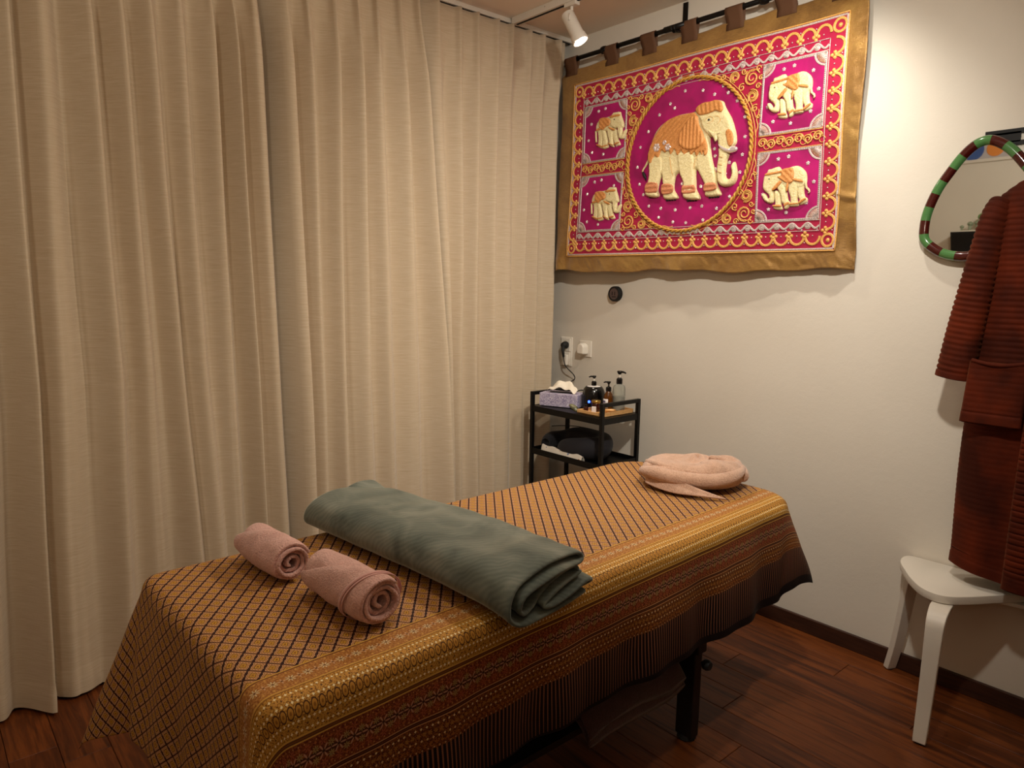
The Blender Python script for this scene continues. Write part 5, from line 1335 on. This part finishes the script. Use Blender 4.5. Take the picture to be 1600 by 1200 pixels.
for fx_, fy_ in feet_:
    a = math.atan2(fy_-sc_.y, fx_-sc_.x); rf = math.hypot(fy_-sc_.y, fx_-sc_.x); q1 = rf-.022
    d = Vector((math.cos(a), math.sin(a), 0)); sd = Vector((-d.y, d.x, 0))
    cl = catmull([(.060, .4135, 0), (q1-.130, .4130, 0), (q1-.085, .408, 0), (q1-.050, .385, 0), (q1-.036, .34, 0), (q1-.022, .24, 0), (q1-.002, .11, 0), (rf, .004, 0)], 6)
    V = []; N = len(cl)
    for i, p in enumerate(cl):
        tq = (cl[min(i+1, N-1)]-cl[max(i-1, 0)]).normalized(); nrm = Vector((-tq.y, tq.x, 0)); u = i/(N-1)
        hw = lerp(.0295, .0185, max(0, u-.25)/.75); th = lerp(.0065, .0115, sstep(.1, .5, u))
        for e, w_ in ((-th, -hw), (-th, hw), (th, hw), (th, -hw)):
            q = p+nrm*e; V.append(sc_ + d*q.x + sd*w_ + Vector((0, 0, q.y)))
    f = grid_faces(N, 4, True)+[(0, 1, 2, 3), tuple((N-1)*4+k for k in (3, 2, 1, 0))]
    V = [Vector((v.x, min(v.y, YB-.016), max(v.z, .0035))) for v in V]
    lg = link('leg', V, f, STOOL, t, False, bev=.0025); smoothshade(lg, 35)
    q = sc_+d*(rf-.003); MB().box((q.x, min(q.y, YB-.028), .0018), (.018, .018, .0032)).out('felt_pad', RUBBER, t)
reloc(t)

# ------------------------------------------------------------------ things seen in the mirror: shelf with planter, print on the front wall
t = thing('wall_shelf', 'narrow white wall shelf opposite the mirror, seen only as a reflection', 'shelf', (-1.80, YF+.11, 1.70))
MB().box((-1.77, YF+.11, 1.703), (.62, .21, .022)).out('board', WHITEM, t, bev=.002)
for x in (-1.98, -1.56): MB().beam((x, YF+.01, 1.66), (x, YF+.16, 1.688), .02, .012).out('shelf_bracket', WHITEM, t)
reloc(t)
t = thing('planter_box', 'black rectangular planter of small succulents reflected in the mirror', 'planter', (-1.84, YF+.11, 1.715))
s = MB(); x0, x1 = -2.045, -1.58
V = [(x0+.015, YF+.04, 1.716), (x1-.015, YF+.04, 1.716), (x1-.015, YF+.17, 1.716), (x0+.015, YF+.17, 1.716), (x0, YF+.03, 1.872), (x1, YF+.03, 1.872), (x1, YF+.18, 1.872), (x0, YF+.18, 1.872)]
s.add(V, [(3, 2, 1, 0), (0, 1, 5, 4), (1, 2, 6, 5), (2, 3, 7, 6), (3, 0, 4, 7), (4, 5, 6, 7)]).out('box', BLACK, t, bev=.003)
MB().box(((x0+x1)/2, YF+.105, 1.876), (x1-x0+.004, .155, .010)).out('rim', POTW, t)
rr = random.Random(9)
for x, h_, r in ((-1.99, .035, .014), (-1.935, .055, .020), (-1.885, .060, .022), (-1.85, .105, .036), (-1.80, .055, .020), (-1.75, .06, .022), (-1.70, .05, .02), (-1.64, .06, .024)):
    r *= 1.25; h_ *= 1.15
    s = MB(); s.tube([(x, YF+.105, 1.88), (x, YF+.105, 1.88+h_*.75)], r*.42, 8)
    for k in range(14):
        a = k*2.4; e = .3+.7*k/14; c = Vector((x+r*.6*e*math.cos(a), YF+.105+r*.6*e*math.sin(a), 1.88+h_-r*.5*e))
        s.lathe([(.001, -r*.5), (r*.34, -r*.2), (r*.38, 0), (r*.28, r*.3), (.001, r*.5)], c, 8)
    s.out('succulent', LEAF if r > .03 else Mat('grey_green_leaf', '8d977e', .7).m, t, smooth=True)
reloc(t)
t = thing('wall_print', 'wide framed print with orange and blue shapes reflected at the mirror top', 'picture', (-1.85, YF, 2.40))
MB().box((-1.80, YF+.012, 2.53), (.78, .02, .24)).out('canvas', GREF, t)
MB().box((-1.80, YF+.014, 2.418), (.80, .030, .022)).out('frame_bar', WHITEM, t); MB().box((-1.80, YF+.014, 2.650), (.80, .030, .018)).out('frame_bar', WHITEM, t)
for k, (x, mt, a_, b__) in enumerate(((-1.99, BLUF, .075, .06), (-1.84, ORNF, .060, .065), (-1.735, ORNF, .055, .07), (-1.58, BLUF, .05, .06))):
    MB().lathe([(a_, 0), (a_, .003), (a_*.95, .004)], (x, YF+.022, 2.50), 20, axis=(0, 1, 0)).out('printed_shape', mt, t)
reloc(t)

# ------------------------------------------------------------------ invented uplighter behind the camera, added to light the ceiling
t = thing('added_uplighter', 'slim black uplighter added unseen behind the viewpoint to light the ceiling', 'added floor lamp', (.35, -.30, 0))
smoothshade(MB().lathe([(.13, 0), (.135, .006), (.13, .018), (.02, .026)], (.35, -.30, .0005), 32).out('base', BLACK, t))
MB().lathe([(.011, .02), (.011, 1.70)], (.35, -.30, 0), 14).out('pole', BLACK, t)
smoothshade(MB().lathe([(.02, 1.68), (.06, 1.70), (.125, 1.775), (.122, 1.776), (.055, 1.71), (.01, 1.70)], (.35, -.30, 0), 32).out('bowl', BLACK, t))
reloc(t)
